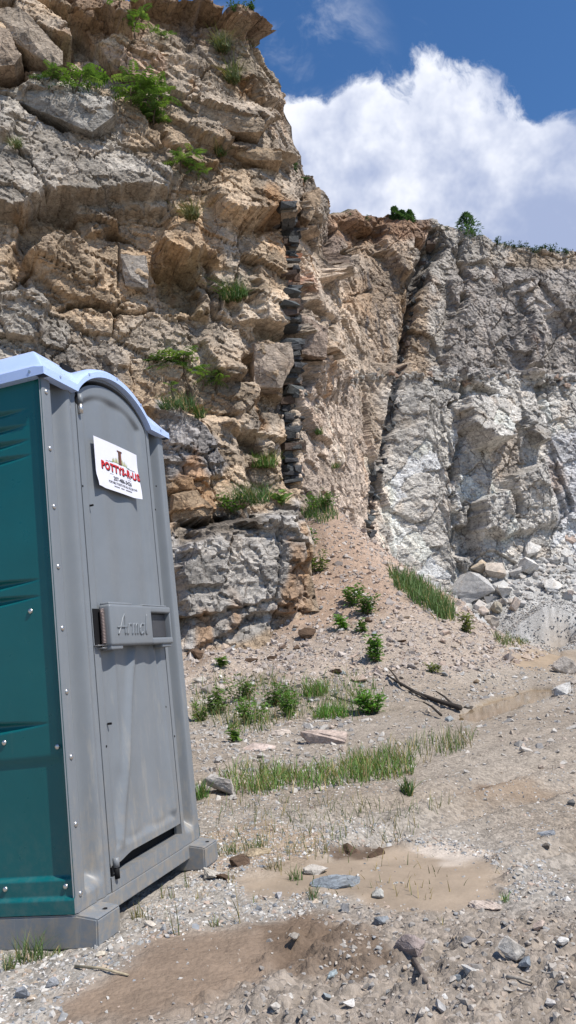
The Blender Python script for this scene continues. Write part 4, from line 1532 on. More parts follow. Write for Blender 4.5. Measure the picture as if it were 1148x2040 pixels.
for i, (px, py, w, c, lab) in enumerate(REAR):
    rock_at('boulder', px, py, w * 1.25, tuple(1.05 * np.array(c)), 100 + i, lab, 'boulder', 'blasted boulders below the quarry wall', 0.78, 0.06, 1.1, 0.25, 3 if w > 60 else 2)
SHORT = {}


def near_label(noun, px, py, c, w, marks):
    """how a small rock looks and which known thing lies nearest, on which side"""
    tone = float(np.mean(c))
    look = ('large ' if w > 18 else 'small ' if w < 13 else '') + ('dark' if tone < 0.27 else 'pale' if tone > 0.42 else 'mid toned') + (' tan' if c[0] > 1.25 * c[2] else ' grey')
    m_ = min(marks, key=lambda q: math.hypot(px - q[0], py - q[1]))
    dx, dy = px - m_[0], py - m_[1]
    side = ('right of' if dx > 0 else 'left of') if abs(dx) > abs(dy) else ('below' if dy > 0 else 'above')
    ref = ' '.join(m_[2].replace(',', '').split()[:4])
    while ref.split()[-1] in ('of', 'with', 'a', 'the', 'in', 'and', 'at', 'on', 'under', 'against', 'directly'):
        ref = ' '.join(ref.split()[:-1])
    return '%s %s %s the %s' % (look, noun, side, ref)


RP = [(880, 1130), (1000, 1095), (1148, 1060), (1148, 1190), (1080, 1185), (1010, 1240), (960, 1250), (915, 1200)]
n = 0
while n < 105:
    px, py = random.uniform(880, 1148), random.uniform(1065, 1250)
    if poly_sd(np.array([px]), np.array([py]), RP)[0] < 3:
        continue
    n += 1
    rc, w_ = random.choice([G_, W_, W_, (0.36, 0.345, 0.33), (0.46, 0.41, 0.36)]), random.uniform(11, 26)
    rock_at('rubble_block', px, py, w_, rc, 200 + n % 23,
            near_label('block', px, py, rc, w_, [(r[0], r[1], r[4]) for r in REAR]), 'rock', 'small blocks among the blasted boulders', 0.78, 0.06, 1.15, 0.35, 1)

STN = [  # px, py(foot), width, colour, flat, label
    (1128, 1342, 44, (0.45, 0.40, 0.35), 1.0, 'upright grey stone with one dark face beside the far pool'),
    (1122, 1384, 46, W_, 0.55, 'white stone lying at the right edge by the narrow water'),
    (1143, 1362, 30, (0.40, 0.35, 0.3), 0.6, 'brownish stone at the right edge between the white and the upright stone'),
    (1080, 1392, 40, W_, 0.28, 'flat white slab at the upper end of the narrow water'),
    (1046, 1352, 16, W_, 0.6, 'small white stone below the far pool'),
    (1040, 1388, 26, (0.45, 0.40, 0.36), 0.3, 'flat grey stone left of the flat white slab'),
    (950, 1360, 16, (0.38, 0.29, 0.2), 0.6, 'small brown stone on the foot of the debris fan'),
    (896, 1437, 22, (0.30, 0.32, 0.32), 0.7, 'square blue grey stone at the end of the fallen branch'),
    (935, 1412, 22, (0.4, 0.38, 0.35), 0.5, 'grey stone on the bank of the narrow water'),
    (1022, 1294, 26, W_, 0.35, 'flat pale stone by the grass at the foot of the stone heap'),
    (645, 1478, 104, (0.50, 0.40, 0.34), 0.48, 'large low pinkish rock half buried behind the grass strip'),
    (516, 1492, 72, (0.49, 0.40, 0.35), 0.48, 'low pinkish rock left of the largest half buried one'),
    (560, 1462, 44, (0.50, 0.43, 0.37), 0.4, 'knobby pale rock between the two half buried pinkish ones'),
    (438, 1580, 76, (0.43, 0.40, 0.37), 0.7, 'grey white stone at the left end of the grass strip'),
    (412, 1405, 40, (0.46, 0.42, 0.36), 0.6, 'pale stone among weeds beside the right edge of the toilet'),
    (398, 1360, 30, (0.44, 0.40, 0.35), 0.6, 'pale stone higher up among weeds beside the toilet'),
    (662, 1392, 18, (0.42, 0.38, 0.31), 0.7, 'small square tan stone under the grass tuft on the slope'),
    (425, 1748, 50, (0.50, 0.46, 0.40), 0.5, 'pale stone in front of the far skid of the toilet'),
    (630, 1738, 46, (0.47, 0.43, 0.38), 0.6, 'pale rough stone at the left end of the mud flat'),
    (672, 1758, 88, B_, 0.16, 'flat blue grey slab sunk in the mud'),
    (755, 1786, 34, (0.5, 0.49, 0.45), 0.5, 'white stone right of the flat blue grey slab'),
    (558, 1788, 22, (0.35, 0.34, 0.34), 0.8, 'small round grey stone left of the mud flat'),
    (515, 1700, 60, (0.36, 0.29, 0.2), 0.3, 'muddy brown clod stone behind the mud flat'),
    (967, 1806, 58, (0.50, 0.42, 0.36), 0.2, 'flat pinkish slab on the right shore of the mud flat'),
    (812, 1900, 62, (0.33, 0.27, 0.25), 0.85, 'dark reddish stone with a shaded left side in the front gravel'),
    (1022, 1905, 50, (0.46, 0.43, 0.39), 0.6, 'pale grey stone low at the right of the front gravel'),
    (1050, 1922, 36, B_, 0.6, 'slate blue stone below the pale grey stone at the right'),
    (936, 1936, 38, W_, 0.6, 'bright white stone in the front gravel'),
    (912, 1950, 26, B_, 0.6, 'slate blue stone touching the bright white stone'),
    (696, 2002, 28, W_, 0.7, 'small white stone near the bottom of the picture'),
    (650, 1990, 22, (0.33, 0.37, 0.39), 0.6, 'pale blue stone left of the small white one near the bottom'),
    (664, 1945, 26, (0.31, 0.36, 0.37), 0.6, 'pale blue stone above the small white one near the bottom'),
    (760, 1840, 40, (0.24, 0.26, 0.28), 0.6, 'grey blue stone just below the mud flat'),
    (934, 1880, 30, (0.25, 0.24, 0.24), 0.7, 'dark grey stone above the bright white stone'),
    (690, 1816, 26, (0.18, 0.18, 0.185), 0.7, 'dark grey stone left of the grey blue one below the mud flat'),
    (1075, 1850, 28, (0.45, 0.36, 0.30), 0.6, 'reddish stone at the right below the mud flat'),
    (1120, 1880, 30, W_, 0.6, 'whitish stone at the right edge of the front gravel'),
    (590, 1870, 26, (0.45, 0.40, 0.34), 0.6, 'tan stone on the dark wet clods'),
    (1100, 2000, 26, (0.44, 0.42, 0.4), 0.6, 'grey stone in the bottom right corner'),
    (880, 2010, 30, (0.40, 0.39, 0.38), 0.6, 'grey stone at the bottom right of the centre'),
    (548, 2005, 26, (0.42, 0.40, 0.37), 0.6, 'grey stone at the bottom below the brown mud'),
    (48, 1985, 34, (0.26, 0.27, 0.29), 0.8, 'dark slate stone in the bottom left corner'),
    (105, 1965, 28, (0.33, 0.34, 0.36), 0.8, 'grey stone right of the dark slate one, bottom left'),
    (300, 1845, 24, (0.47, 0.42, 0.36), 0.6, 'pale stone at the front corner of the near skid'),
    (200, 1905, 22, (0.5, 0.45, 0.37), 0.7, 'yellowish stone under the near skid'),
    (1140, 1605, 22, (0.14, 0.135, 0.13), 0.8, 'black stone at the right edge of the open floor'),
    (1000, 1845, 26, (0.28, 0.27, 0.26), 0.6, 'grey stone right of the flat pinkish slab'),
    (1090, 1662, 30, (0.32, 0.34, 0.37), 0.5, 'bluish stone on the open floor at the right'),
    (1088, 1688, 18, (0.16, 0.14, 0.12), 0.7, 'small dark stone below the bluish stone on the open floor'),
]
for i, (px, py, w, c, fl, lab) in enumerate(STN):
    rock_at('stone', px, py, w, c, 400 + i, lab, 'stone', 'loose stones on the quarry floor', fl, 0.48 if fl < 0.5 else 0.15 if w > 40 else 0.24, 1.15, 0.05 if fl < 0.5 else 0.25, 3 if w > 40 else 2)

# more stones one can pick out in the front gravel and on the fan
n = 0
while n < 95:
    px, py = random.uniform(300, 1148), random.uniform(1815, 2036)
    if poly_sd(np.array([px]), np.array([py]), BROWN)[0] > -8 or (px < 560 and py < 1900):
        continue
    n += 1
    ci, w_ = random.randrange(9), random.uniform(8, 16)
    rock_at('pebble', px, py, w_, STONE_COLS[ci] * 0.92, 500 + n % 30,
            near_label('gravel stone', px, py, STONE_COLS[ci], w_, [(r[0], r[1], r[5]) for r in STN if r[1] > 1780]), 'stone', 'stones in the front gravel', random.uniform(0.5, 0.8), 0.36, 1.1, 0.3, 1)
for i, (px, py, w, lab) in enumerate((
        (590, 1222, 34, 'dark root clod at the lower right corner of the grey outcrop'), (562, 1216, 26, 'dark earth clod under the grey outcrop'),
        (612, 1268, 44, 'tangle of dark brown roots on the middle of the slope'), (592, 1290, 20, 'dark clod below the tangle of roots'),
        (546, 1312, 22, 'dark brown clod on the slope left of the middle'), (500, 1318, 26, 'flat brown clod on the slope above the weeds'),
        (578, 1306, 12, 'little dark clod between the brown clods'), (672, 1342, 24, 'round black lump standing for a dark hole in the slope above the bright grass'),  # the black one stands for a hole, its shade put into colour
        (415, 1268, 46, 'brown humus lump at the left foot of the grey outcrop'), (388, 1310, 40, 'dark humus lump beside the toilet edge'),
        (735, 1236, 22, 'dark lump standing for the hole under the two shrubs on the fan'), (800, 1278, 16, 'brown clod on the right flank of the fan'),  # the first is a solid lump in place of a hole, darkened by colour
        (700, 1694, 46, 'dark lump standing for a hole behind the mud flat'), (748, 1704, 54, 'brown lump standing for a hole on the back shore of the mud flat'),  # solid lumps in place of holes, shade put into their colour
        (440, 1752, 40, 'dark earth clod behind the pale stone at the far skid'), (480, 1722, 40, 'grassy earth clod right of the far skid'))):
    rock_at('earth_clod', px, py, w, (0.085, 0.055, 0.036) if i % 3 else (0.12, 0.08, 0.055), 840 + i, lab, 'clod', 'dark clods of earth and roots', 0.6, 0.3, 1.3, 0.15, 3)

FANMARKS = [(620, 1130, 'gully shrubs on the fan'), (720, 1212, 'upper fan shrubs'), (688, 1250, 'small bright fan plant'), (748, 1310, 'single fan plant'), (864, 1335, 'yellowish weed on the fan'),
            (630, 1370, 'bright grass on the slope'), (820, 1385, 'fallen branch'), (470, 1250, 'grey outcrop foot'), (560, 1260, 'outcrop corner on the fan'), (900, 1260, 'grass bank foot'),
            (960, 1350, 'far pool bank'), (480, 1390, 'tall weed patch'), (940, 1400, 'narrow water bank'), (800, 1260, 'bare middle of the fan')]
n = 0
while n < 70:
    px, py = random.uniform(400, 1000), random.uniform(1180, 1420)
    if poly_sd(np.array([px]), np.array([py]), [(600, 1120), (720, 1180), (900, 1250), (1020, 1340), (900, 1420), (420, 1420), (440, 1260)])[0] < 0:
        continue
    n += 1
    rc, w_ = random.choice([P_, G_, T_, W_, DK, (0.28, 0.29, 0.29)]), random.uniform(8, 18)
    rock_at('scree_stone', px, py, w_, rc, 560 + n % 30,
            near_label('stone', px, py, rc, w_, FANMARKS), 'stone', 'stones on the debris fan', random.uniform(0.4, 0.7), 0.3, 1.2, 0.3, 1)

# ------------------------------------------------------------------ portable toilet
M['grey'] = mat_plain('grey_plastic', (0.178, 0.194, 0.212), 0.42, 0.45, 0, 5.0, 0.07, dirt=(0.52, 0.4))
M['teal'] = mat_plain('teal_plastic', (0.002, 0.105, 0.112), 0.32, 0.45, 0, 4.0, 0.09, dirt=(0.60, 0.08))
M['roof'] = mat_plain('roof_plastic', (0.44, 0.56, 0.84), 0.30, 0.5, 0, 4.0, 0.04, sub=0.25)
M['black'] = mat_plain('black_pin_and_gap_shade', (0.008, 0.008, 0.009), 0.8, 0.2)  # black of the hinge pin; elsewhere shade of gaps and holes as colour
M['steel'] = mat_plain('steel', (0.62, 0.60, 0.58), 0.35, 0.5, 1.0)
M['rust'] = mat_plain('rusty_steel', (0.26, 0.21, 0.20), 0.5, 0.4, 0.7)
M['paper'] = mat_plain('sticker_white', (0.72, 0.72, 0.80), 0.45, 0.4)
M['red'] = mat_plain('print_red', (0.55, 0.02, 0.025), 0.5, 0.3)
M['ink'] = mat_plain('print_black', (0.012, 0.012, 0.016), 0.6, 0.3)
M['pgreen'] = mat_plain('print_green', (0.06, 0.22, 0.14), 0.6, 0.3)
M['pgrass'] = mat_plain('print_yellow_green', (0.45, 0.47, 0.22), 0.6, 0.3)
M['pbrown'] = mat_plain('print_brown', (0.10, 0.045, 0.03), 0.6, 0.3)

TW, TDP = 1.12, 1.15
toilet = add_obj('portable_toilet', None, None, 'grey and teal portable toilet with a pale blue roof standing on skids at the left', 'toilet')
toilet.matrix_world = Matrix(((TD[0], -TN[0], TU[0], TO[0]), (TD[1], -TN[1], TU[1], TO[1]), (TD[2], -TN[2], TU[2], TO[2]), (0, 0, 0, 1)))


def tp(name, V, F, mat, parent=None, smooth=False, mats=None):
    me = np_mesh(name, np.asarray(V, float), F, None, smooth, mats or (mat,))
    return add_obj(name, me, parent or toilet)


def grid(us, vs, fn, flip=False):
    U, Vv = np.meshgrid(us, vs, indexing='ij')
    X, Y, Z = fn(U, Vv)
    V = np.stack([X, Y, Z], -1).reshape(-1, 3)
    a, b = U.shape
    idx = np.arange(a * b).reshape(a, b)
    F = np.stack([idx[:-1, :-1], idx[1:, :-1], idx[1:, 1:], idx[:-1, 1:]], -1).reshape(-1, 4)
    if flip:
        F = F[:, ::-1]
    return V, F


def join(parts):
    VV, FF, o = [], [], 0
    for V, F in parts:
        VV.append(V)
        FF.append(F + o)
        o += len(V)
    return np.concatenate(VV), FF


def bevel_box(x0, x1, y0, y1, z0, z1, r=0.006, seg=2):
    bm = bmesh.new()
    bmesh.ops.create_cube(bm, size=1)
    for v in bm.verts:
        v.co = ((x0 + x1) / 2 + v.co.x * (x1 - x0), (y0 + y1) / 2 + v.co.y * (y1 - y0), (z0 + z1) / 2 + v.co.z * (z1 - z0))
    if r:
        bmesh.ops.bevel(bm, geom=bm.edges[:], offset=r, segments=seg, affect='EDGES', profile=0.6)
    bmesh.ops.triangulate(bm, faces=bm.faces[:])
    bm.verts.index_update()
    V = np.array([v.co[:] for v in bm.verts])
    F = np.array([[v.index for v in f.verts] for f in bm.faces])
    bm.free()
    return V, F


def tube(pts, r, n=8, cap=True):
    """tube along a polyline with radius r (number or list)"""
    pts = np.asarray(pts, float)
    rs = np.full(len(pts), r) if np.isscalar(r) else np.asarray(r, float)
    V, F = [], []
    t = np.gradient(pts, axis=0)
    t /= np.linalg.norm(t, axis=1)[:, None] + 1e-9
    up = np.array([0.13, 0.21, 0.97])
    for i, p in enumerate(pts):
        a = np.cross(t[i], up)
        if np.linalg.norm(a) < 0.15:
            a = np.cross(t[i], np.array([1.0, 0, 0]))
        a /= np.linalg.norm(a)
        b = np.cross(t[i], a)
        for k in range(n):
            w = 2 * math.pi * k / n
            V.append(p + rs[i] * (math.cos(w) * a + math.sin(w) * b))
    for i in range(len(pts) - 1):
        for k in range(n):
            F.append((i * n + k, i * n + (k + 1) % n, (i + 1) * n + (k + 1) % n, (i + 1) * n + k))
    V.append(pts[0])
    V.append(pts[-1])
    c0, c1 = len(V) - 2, len(V) - 1
    for k in range(n):
        F.append((c0, (k + 1) % n, k, k))
        m_ = (len(pts) - 1) * n
        F.append((c1, m_ + k, m_ + (k + 1) % n, m_ + (k + 1) % n))
    quads = np.array([f for f in F if f[2] != f[3]])
    tris = np.array([f[:3] for f in F if f[2] == f[3]])
    return np.array(V), [quads, tris]


def sub_tris(F):
    """quads and tris -> tris"""
    out = []
    for f in F:
        if f.shape[1] == 4:
            out += [f[:, :3], f[:, [0, 2, 3]]]
        else:
            out.append(f)
    return np.concatenate(out)


def rim_z(x):
    t = np.clip(np.abs(x - 0.58) / 0.345, 0, 1)
    return 2.05 + 0.150 * np.maximum(0, 1 - t * t) ** 0.8


def door_top(x):
    t = np.clip(np.abs(x - 0.581) / 0.332, 0, 1)
    return 1.985 + 0.175 * np.sqrt(np.maximum(0, 1 - 0.985 * t * t))


def frame_y(x, z):
    # recessed flutes either side of the door; stiles and columns stand proud
    def flute(a0, a1, b1, b0):
        return sstep(a0, a1, x) * sstep(b0, b1, x)
    r = np.maximum(flute(0.063, 0.078, 0.125, 0.205), 0.9 * flute(0.945, 0.985, 1.035, 1.062))
    r = r * sstep(0.045, 0.105, z)
    und = 0.004 * np.sin(x * 90) * sstep(0.1, 0.14, x) * sstep(0.26, 0.22, x)
    corner = 0.010 * sstep(0.012, 0.0, x) + 0.010 * sstep(TW - 0.012, TW, x)
    return 0.060 * r + und + corner


def toilet_front():
    zs = np.concatenate([np.linspace(0, 0.14, 16), np.linspace(0.2, 1.0, 10)[0:], np.linspace(1.05, 1.0, 0)])
    fr = []
    for x0, x1, n in ((0.0, 0.248, 64), (0.916, TW, 56)):
        fr.append(grid(np.linspace(x0, x1, n), np.concatenate([np.linspace(0, 0.06, 16), np.linspace(0.075, 1, 24)]),
                       lambda u, v: (u, frame_y(u, v * (rim_z(u) + 0.02)), v * (rim_z(u) + 0.02)), True))
    # returns of the frame towards the door gap
    for xe, fl in ((0.248, True), (0.916, False)):
        fr.append(grid(np.array([0.0, 0.04]), np.linspace(0.0, 1, 12), lambda u, v: (xe + 0 * u, u, v * rim_z(np.full(u.shape, xe))), not fl))
    xs = np.linspace(0.248, 0.916, 60)
    fr.append(grid(xs, np.linspace(0, 1, 4), lambda u, v: (u, 0 * u + 0.0, (door_top(u) + 0.020) * (1 - v) + (rim_z(u) + 0.02) * v), True))
    fr.append(grid(xs, np.array([0, 1.0]), lambda u, v: (u, 0.04 * v, door_top(u) + 0.020), False))
    # sill below the door
    fr.append(grid(xs, np.linspace(0, 1, 5), lambda u, v: (u, 0 * u - 0.004, v * (0.052 + 0.012 * (u - 0.25))), True))
    fr.append(grid(xs, np.array([0, 1.0]), lambda u, v: (u, 0.05 * v - 0.004, 0.052 + 0.012 * (u - 0.25)), True))
    V, F = join(fr)
    tp('door_frame', V, F, M['grey'], smooth=True)

    def door_y(x, z):
        e = np.minimum(np.minimum(x - 0.256, 0.908 - x), np.minimum(z - 0.09, door_top(x) - z))
        r = 0.014 * sstep(0.045, 0.078, e)

        def ridge(ax, az, bx, bz, h, w, fade=0.06):
            ex, ez = bx - ax, bz - az
            t = ((x - ax) * ex + (z - az) * ez) / (ex * ex + ez * ez)
            dd = np.hypot(x - ax - np.clip(t, 0, 1) * ex, z - az - np.clip(t, 0, 1) * ez)
            return h * np.exp(-(dd / w) ** 2)
        r = r - ridge(0.60, 0.92, 0.36, 0.17, 0.022, 0.026) - ridge(0.42, 0.92, 0.40, 0.45, 0.010, 0.02)
        r = r - ridge(0.80, 0.95, 0.845, 0.19, 0.016, 0.026)
        r = r + 0.005 * np.sin((x - 0.3) * 26 + 0.8 * np.sin(z * 1.3)) * sstep(0.05, 0.09, e)
        low = np.minimum(sstep(0.30, 0.16, z), sstep(0.05, 0.08, e))
        return r - 0.006 * low
    xs = np.concatenate([np.linspace(0.256, 0.345, 22), np.linspace(0.352, 0.815, 50), np.linspace(0.822, 0.908, 22)])
    vs = np.concatenate([np.linspace(0, 0.06, 18), np.linspace(0.075, 0.94, 60), np.linspace(0.945, 1, 16)])
    dz0 = lambda u: 0.088 + 0.02 * sstep(0.30, 0.45, u)
    parts = [grid(xs, vs, lambda u, v: (u, door_y(u, dz0(u) + v * (door_top(u) - dz0(u))), dz0(u) + v * (door_top(u) - dz0(u))), True)]
    # edges of the door slab
    for xe, fl in ((0.256, False), (0.908, True)):
        parts.append(grid(np.array([0.0, 0.035]), np.linspace(0, 1, 10), lambda u, v: (xe + 0 * u, u, 0.1 + v * (door_top(np.full(u.shape, xe)) - 0.1)), not fl))
    parts.append(grid(xs, np.array([0, 1.0]), lambda u, v: (u, 0.035 * v, dz0(u)), False))
    parts.append(grid(xs, np.array([0, 1.0]), lambda u, v: (u, 0.035 * v, door_top(u)), True))
    V, F = join(parts)
    door = tp('door', V, F, M['grey'], smooth=True)
    bk = bevel_box(0.245, 0.92, 0.046, 0.06, 0.0, 2.2, 0)
    tp('gap_shade_panel', bk[0], bk[1], M['black'])  # black plate: darkness behind the door gap, put into colour
    # hinges
    for z0, z1, x in ((1.975, 2.05, 0.276), (0.052, 0.118, 0.283)):
        V, F = tube([(x, -0.010, z0 + 0.03), (x, -0.010, z1 - 0.001), (x, -0.010, z1)], [0.0125, 0.0125, 0.008], 14)
        h = tp('hinge', V, F, M['grey'], door, True)
        V, F = tube([(x, -0.010, z0 - 0.012), (x, -0.010, z0 + 0.031)], 0.011, 14)
        tp('hinge_pin', V, F, M['black'] if z0 < 1 else M['steel'], h, True)
    for z0, z1, x0, x1 in ((2.005, 2.058, 0.256, 0.268), (0.05, 0.092, 0.262, 0.272)):
        b = bevel_box(x0, x1, -0.003, 0.01, z0, z1, 0.001, 1)
        tp('hinge_slot_shade', b[0], b[1], M['black'], door)  # black block painted as the shade of the hinge pocket
    # latch with handle
    ps = [bevel_box(0.318, 0.700, -0.052, 0.004, 0.946, 1.122, 0.012, 3), bevel_box(0.690, 0.905, -0.052, 0.004, 1.092, 1.122, 0.009, 3),
          bevel_box(0.690, 0.905, -0.054, 0.004, 0.946, 0.976, 0.009, 3), bevel_box(0.893, 0.905, -0.050, 0.004, 0.95, 1.118, 0.004, 2)]
    ps += [bevel_box(0.322, 0.42, -0.045, 0.004, 0.930, 0.95, 0.005, 2), bevel_box(0.80, 0.90, -0.045, 0.004, 0.930, 0.95, 0.005, 2)]
    ps += [bevel_box(0.325, 0.53, -0.046, 0.0, 1.118, 1.132, 0.006, 2), bevel_box(0.63, 0.88, -0.046, 0.0, 1.118, 1.130, 0.006, 2)]
    V, F = join(ps)
    hd = tp('handle', V, F, M['grey'], door, True)
    b = bevel_box(0.700, 0.893, -0.018, 0.003, 0.976, 1.092, 0)
    tp('grip_recess_shade', b[0], b[1], M['black'], hd)  # shade of the grip opening, put into a black plate
    b = bevel_box(0.755, 0.893, -0.024, -0.018, 0.979, 1.089, 0.002, 1)
    tp('latch_plate', b[0], b[1], mat_plain('dark_plate', (0.05, 0.05, 0.055), 0.5), hd)
    b = bevel_box(0.262, 0.318, -0.004, 0.004, 0.952, 1.106, 0)
    tp('spring_pocket_shade', b[0], b[1], M['black'], hd)  # flat black plate gives the pocket its shade by colour
    th = np.linspace(0, 2 * math.pi * 24, 24 * 10)
    V, F = tube(np.stack([0.305 + 0.009 * np.cos(th), -0.020 + 0.009 * np.sin(th), 0.958 + 0.146 * th / th[-1]], -1), 0.0024, 5)
    tp('spring', V, F, M['rust'], hd, True)
    ps = [bevel_box(0.255, 0.318, -0.024, 0.0, 0.950, 0.954, 0.001, 1), bevel_box(0.285, 0.318, -0.026, 0.0, 0.938, 0.944, 0.001, 1)]
    V, F = join(ps)
    tp('spring_bracket', V, F, M['steel'], hd)
    # raised script on the handle
    strokes = [
        [(0.00, 0.0), (0.05, 0.30), (0.11, 0.80), (0.16, 1.0), (0.19, 0.98), (0.205, 0.5), (0.22, 0.0)],
        [(-0.04, 0.36), (0.08, 0.38), (0.26, 0.38)],
        [(0.30, 0.0), (0.315, 0.30), (0.325, 0.55)], [(0.318, 0.36), (0.35, 0.52), (0.39, 0.55), (0.405, 0.46)],
        [(0.455, 0.0), (0.465, 0.3), (0.475, 0.55)], [(0.47, 0.36), (0.50, 0.54), (0.54, 0.52), (0.55, 0.25), (0.552, 0.0)],
        [(0.555, 0.36), (0.585, 0.54), (0.625, 0.52), (0.635, 0.25), (0.637, 0.0)],
        [(0.83, 0.46), (0.79, 0.56), (0.735, 0.50), (0.705, 0.28), (0.72, 0.06), (0.765, 0.0), (0.81, 0.12)], [(0.835, 0.56), (0.828, 0.28), (0.835, 0.0)],
        [(0.925, 1.05), (0.918, 0.5), (0.925, 0.06), (0.96, 0.0)],
    ]
    parts = []
    for st in strokes:
        st = np.array(st)
        tt = np.linspace(0, len(st) - 1, (len(st) - 1) * 5 + 1)
        px_ = np.interp(tt, np.arange(len(st)), st[:, 0])
        pz_ = np.interp(tt, np.arange(len(st)), st[:, 1])
        V, F = tube(np.stack([0.372 + 0.272 * px_ + 0.018 * pz_, np.full(tt.shape, -0.0535), 0.992 + 0.086 * pz_], -1), 0.0044, 6)
        parts.append((V, sub_tris(F)))
    V, F = join(parts)
    tp('raised_lettering', V, F, M['grey'], hd, True)
    # drilled holes as solid black discs, the shade inside them given by colour
    for hx, hz in ((0.262, 1.633), (0.335, 1.56), (0.985, 1.76), (0.95, 1.63), (0.345, 0.63), (0.293, 0.545), (0.865, 0.65), (0.93, 0.505)):
        V, F = tube([(hx, 0.016 if 0.3 < hx < 0.89 else 0.001, hz), (hx, -0.0015, hz)], 0.0048, 8)
        tp('hole_shade_disc', V, F, M['black'], door if 0.256 < hx < 0.908 else toilet)
    return door


def text_mesh(body, size, bold=0.0, shear=0.0, extrude=0.0004, space=1.0):
    cu = bpy.data.curves.new('text', 'FONT')
    cu.body = body
    cu.size = size
    cu.offset = bold
    cu.shear = shear
    cu.extrude = extrude
    cu.align_x = 'LEFT'
    cu.space_character = space
    cu.resolution_u = 3
    ob = bpy.data.objects.new('text', cu)
    COL.objects.link(ob)
    dg = bpy.context.evaluated_depsgraph_get()
    me = bpy.data.meshes.new_from_object(ob.evaluated_get(dg))
    bpy.data.objects.remove(ob)
    bpy.data.curves.remove(cu)
    return me


def sticker(door):
    x0, z1, w, h = 0.375, 1.885, 0.405, 0.230
    ys = -0.006

    def sy(u, v):
        curl = 0.018 * np.maximum(0, u - 0.86) / 0.14 * sstep(0.2, 1.0, v) + 0.012 * sstep(0.2, 0.0, u) * sstep(0.7, 1.0, v)
        return ys - 0.004 * np.sin(u * 3.1) - curl
    V1, F1 = grid(np.linspace(0, 1, 24), np.linspace(0, 1, 14), lambda u, v: (x0 + u * w - 0.012 * v * u, sy(u, v), z1 - v * h - 0.004 * u), False)
    V2, F2 = V1 + np.array([0, 0.0008, 0]), F1[:, ::-1]
    V, F = join([(V1, F1), (V2, F2)])
    st = tp('sticker', V, F, M['paper'], door, True)
    st['label'] = 'white advertising sticker with red lettering on the door'

    def put(name, me, u, v, width, height, mat, lift):
        co = np.array([q.co[:] for q in me.vertices])
        mn, mx = co.min(0), co.max(0)
        un = (co[:, 0] - mn[0]) / (mx[0] - mn[0])
        vn = (co[:, 1] - mn[1]) / (mx[1] - mn[1])
        U, Vv = u + un * width, v + (1 - vn) * height
        out = np.stack([x0 + U * w - 0.012 * Vv * U, sy(U, Vv) - lift - (co[:, 2] - mn[2]) * 0.5, z1 - Vv * h - 0.004 * U], -1)
        me.vertices.foreach_set('co', out.ravel().astype(np.float32))
        me.materials.clear()
        me.materials.append(mat)
        me.name = name
        return add_obj(name, me, st)
    put('lettering', text_mesh('POTTYS-R-US', 1.0, 0.045, space=1.16), 0.128, 0.462, 0.885, 0.165, M['ink'], 0.0006)
    put('lettering', text_mesh('POTTYS-R-US', 1.0, 0.03, space=1.16), 0.118, 0.440, 0.885, 0.165, M['red'], 0.0014)
    put('lettering', text_mesh('207-486-3426', 1.0, 0.02), 0.37, 0.690, 0.44, 0.088, M['ink'], 0.0006)
    put('lettering', text_mesh('PORTABLE TOILETS FOR ALL OCCASIONS', 1.0, 0.0), 0.26, 0.805, 0.66, 0.048, M['ink'], 0.0006)

    def rect(name, quads, mat, lift=0.0006):
        V, F = [], []
        for q in quads:
            o = len(V)
            for (u, v) in q:
                V.append((x0 + u * w - 0.012 * v * u, float(sy(np.array(u), np.array(v))) - lift, z1 - v * h - 0.004 * u))
            F.append([o, o + 1, o + 2, o + 3])
        return tp(name, V, np.array(F), mat, st)
    bar = lambda a, b, c, d: [(a, c), (a, d), (b, d), (b, c)]
    rect('print_line', [bar(0.22, 0.92, 0.410, 0.420), bar(0.30, 0.80, 0.655, 0.663)], M['ink'])
    rect('print_line', [bar(0.30, 0.78, 0.392, 0.406)], M['pgreen'])
    rect('print_marks', [bar(0.38 + 0.016 * k, 0.38 + 0.016 * k + 0.010, 0.885, 0.912) for k in range(27) if k not in (8, 9, 15, 16)], M['ink'])
    g = [[(u, 0.39), (u + 0.012, 0.39), (u + 0.008 + 0.01 * math.sin(u * 90), 0.39 - hh), (u + 0.004 + 0.01 * math.sin(u * 90), 0.39 - hh)]
         for u, hh in [(0.36 + 0.0135 * k, 0.06 + 0.10 * abs(math.sin(k * 1.7)) * math.exp(-((k - 13) / 11.0) ** 2)) for k in range(27)]]
    rect('print_grass', [q[::-1] for q in g] + g, M['pgrass'])
    rect('print_outhouse', [bar(0.515, 0.585, 0.125, 0.40), bar(0.490, 0.605, 0.100, 0.135)], M['pbrown'], 0.0012)
    rect('print_outhouse_door', [bar(0.552, 0.575, 0.16, 0.38)], mat_plain('print_redbrown', (0.20, 0.07, 0.04), 0.6), 0.0018)


def side_x(y, z):
    """inward depth of the moulded side panels"""
    d = np.minimum(y, TDP - y)
    x = 0.004 + 0.024 * sstep(0.006, 0.036, d)
    x = x - 0.008 * sstep(0.535, 0.548, z) * sstep(0.03, 0.05, d)                       # upper field proud of the lower
    for zc in (1.933, 1.867, 1.803, 1.739, 1.231, 1.166, 0.679):
        hh = 0.030 * np.maximum(0, 1 - ((y - TDP / 2) / 0.495) ** 2) + 1e-6
        t = (z - zc + 0.006) / hh
        g = np.maximum(0, 1 - t * t)
        x = x + np.minimum(hh * 1.05, 0.026) * g * (1 + 0.35 * t)
    x = np.where(z < 0.126, np.minimum(x, 0.010 + (x - 0.010) * sstep(0.112, 0.126, z)), x)
    x = np.where(z < 0.060, np.minimum(x, -0.004 + (x + 0.004) * sstep(0.047, 0.060, z)), x)
    return x


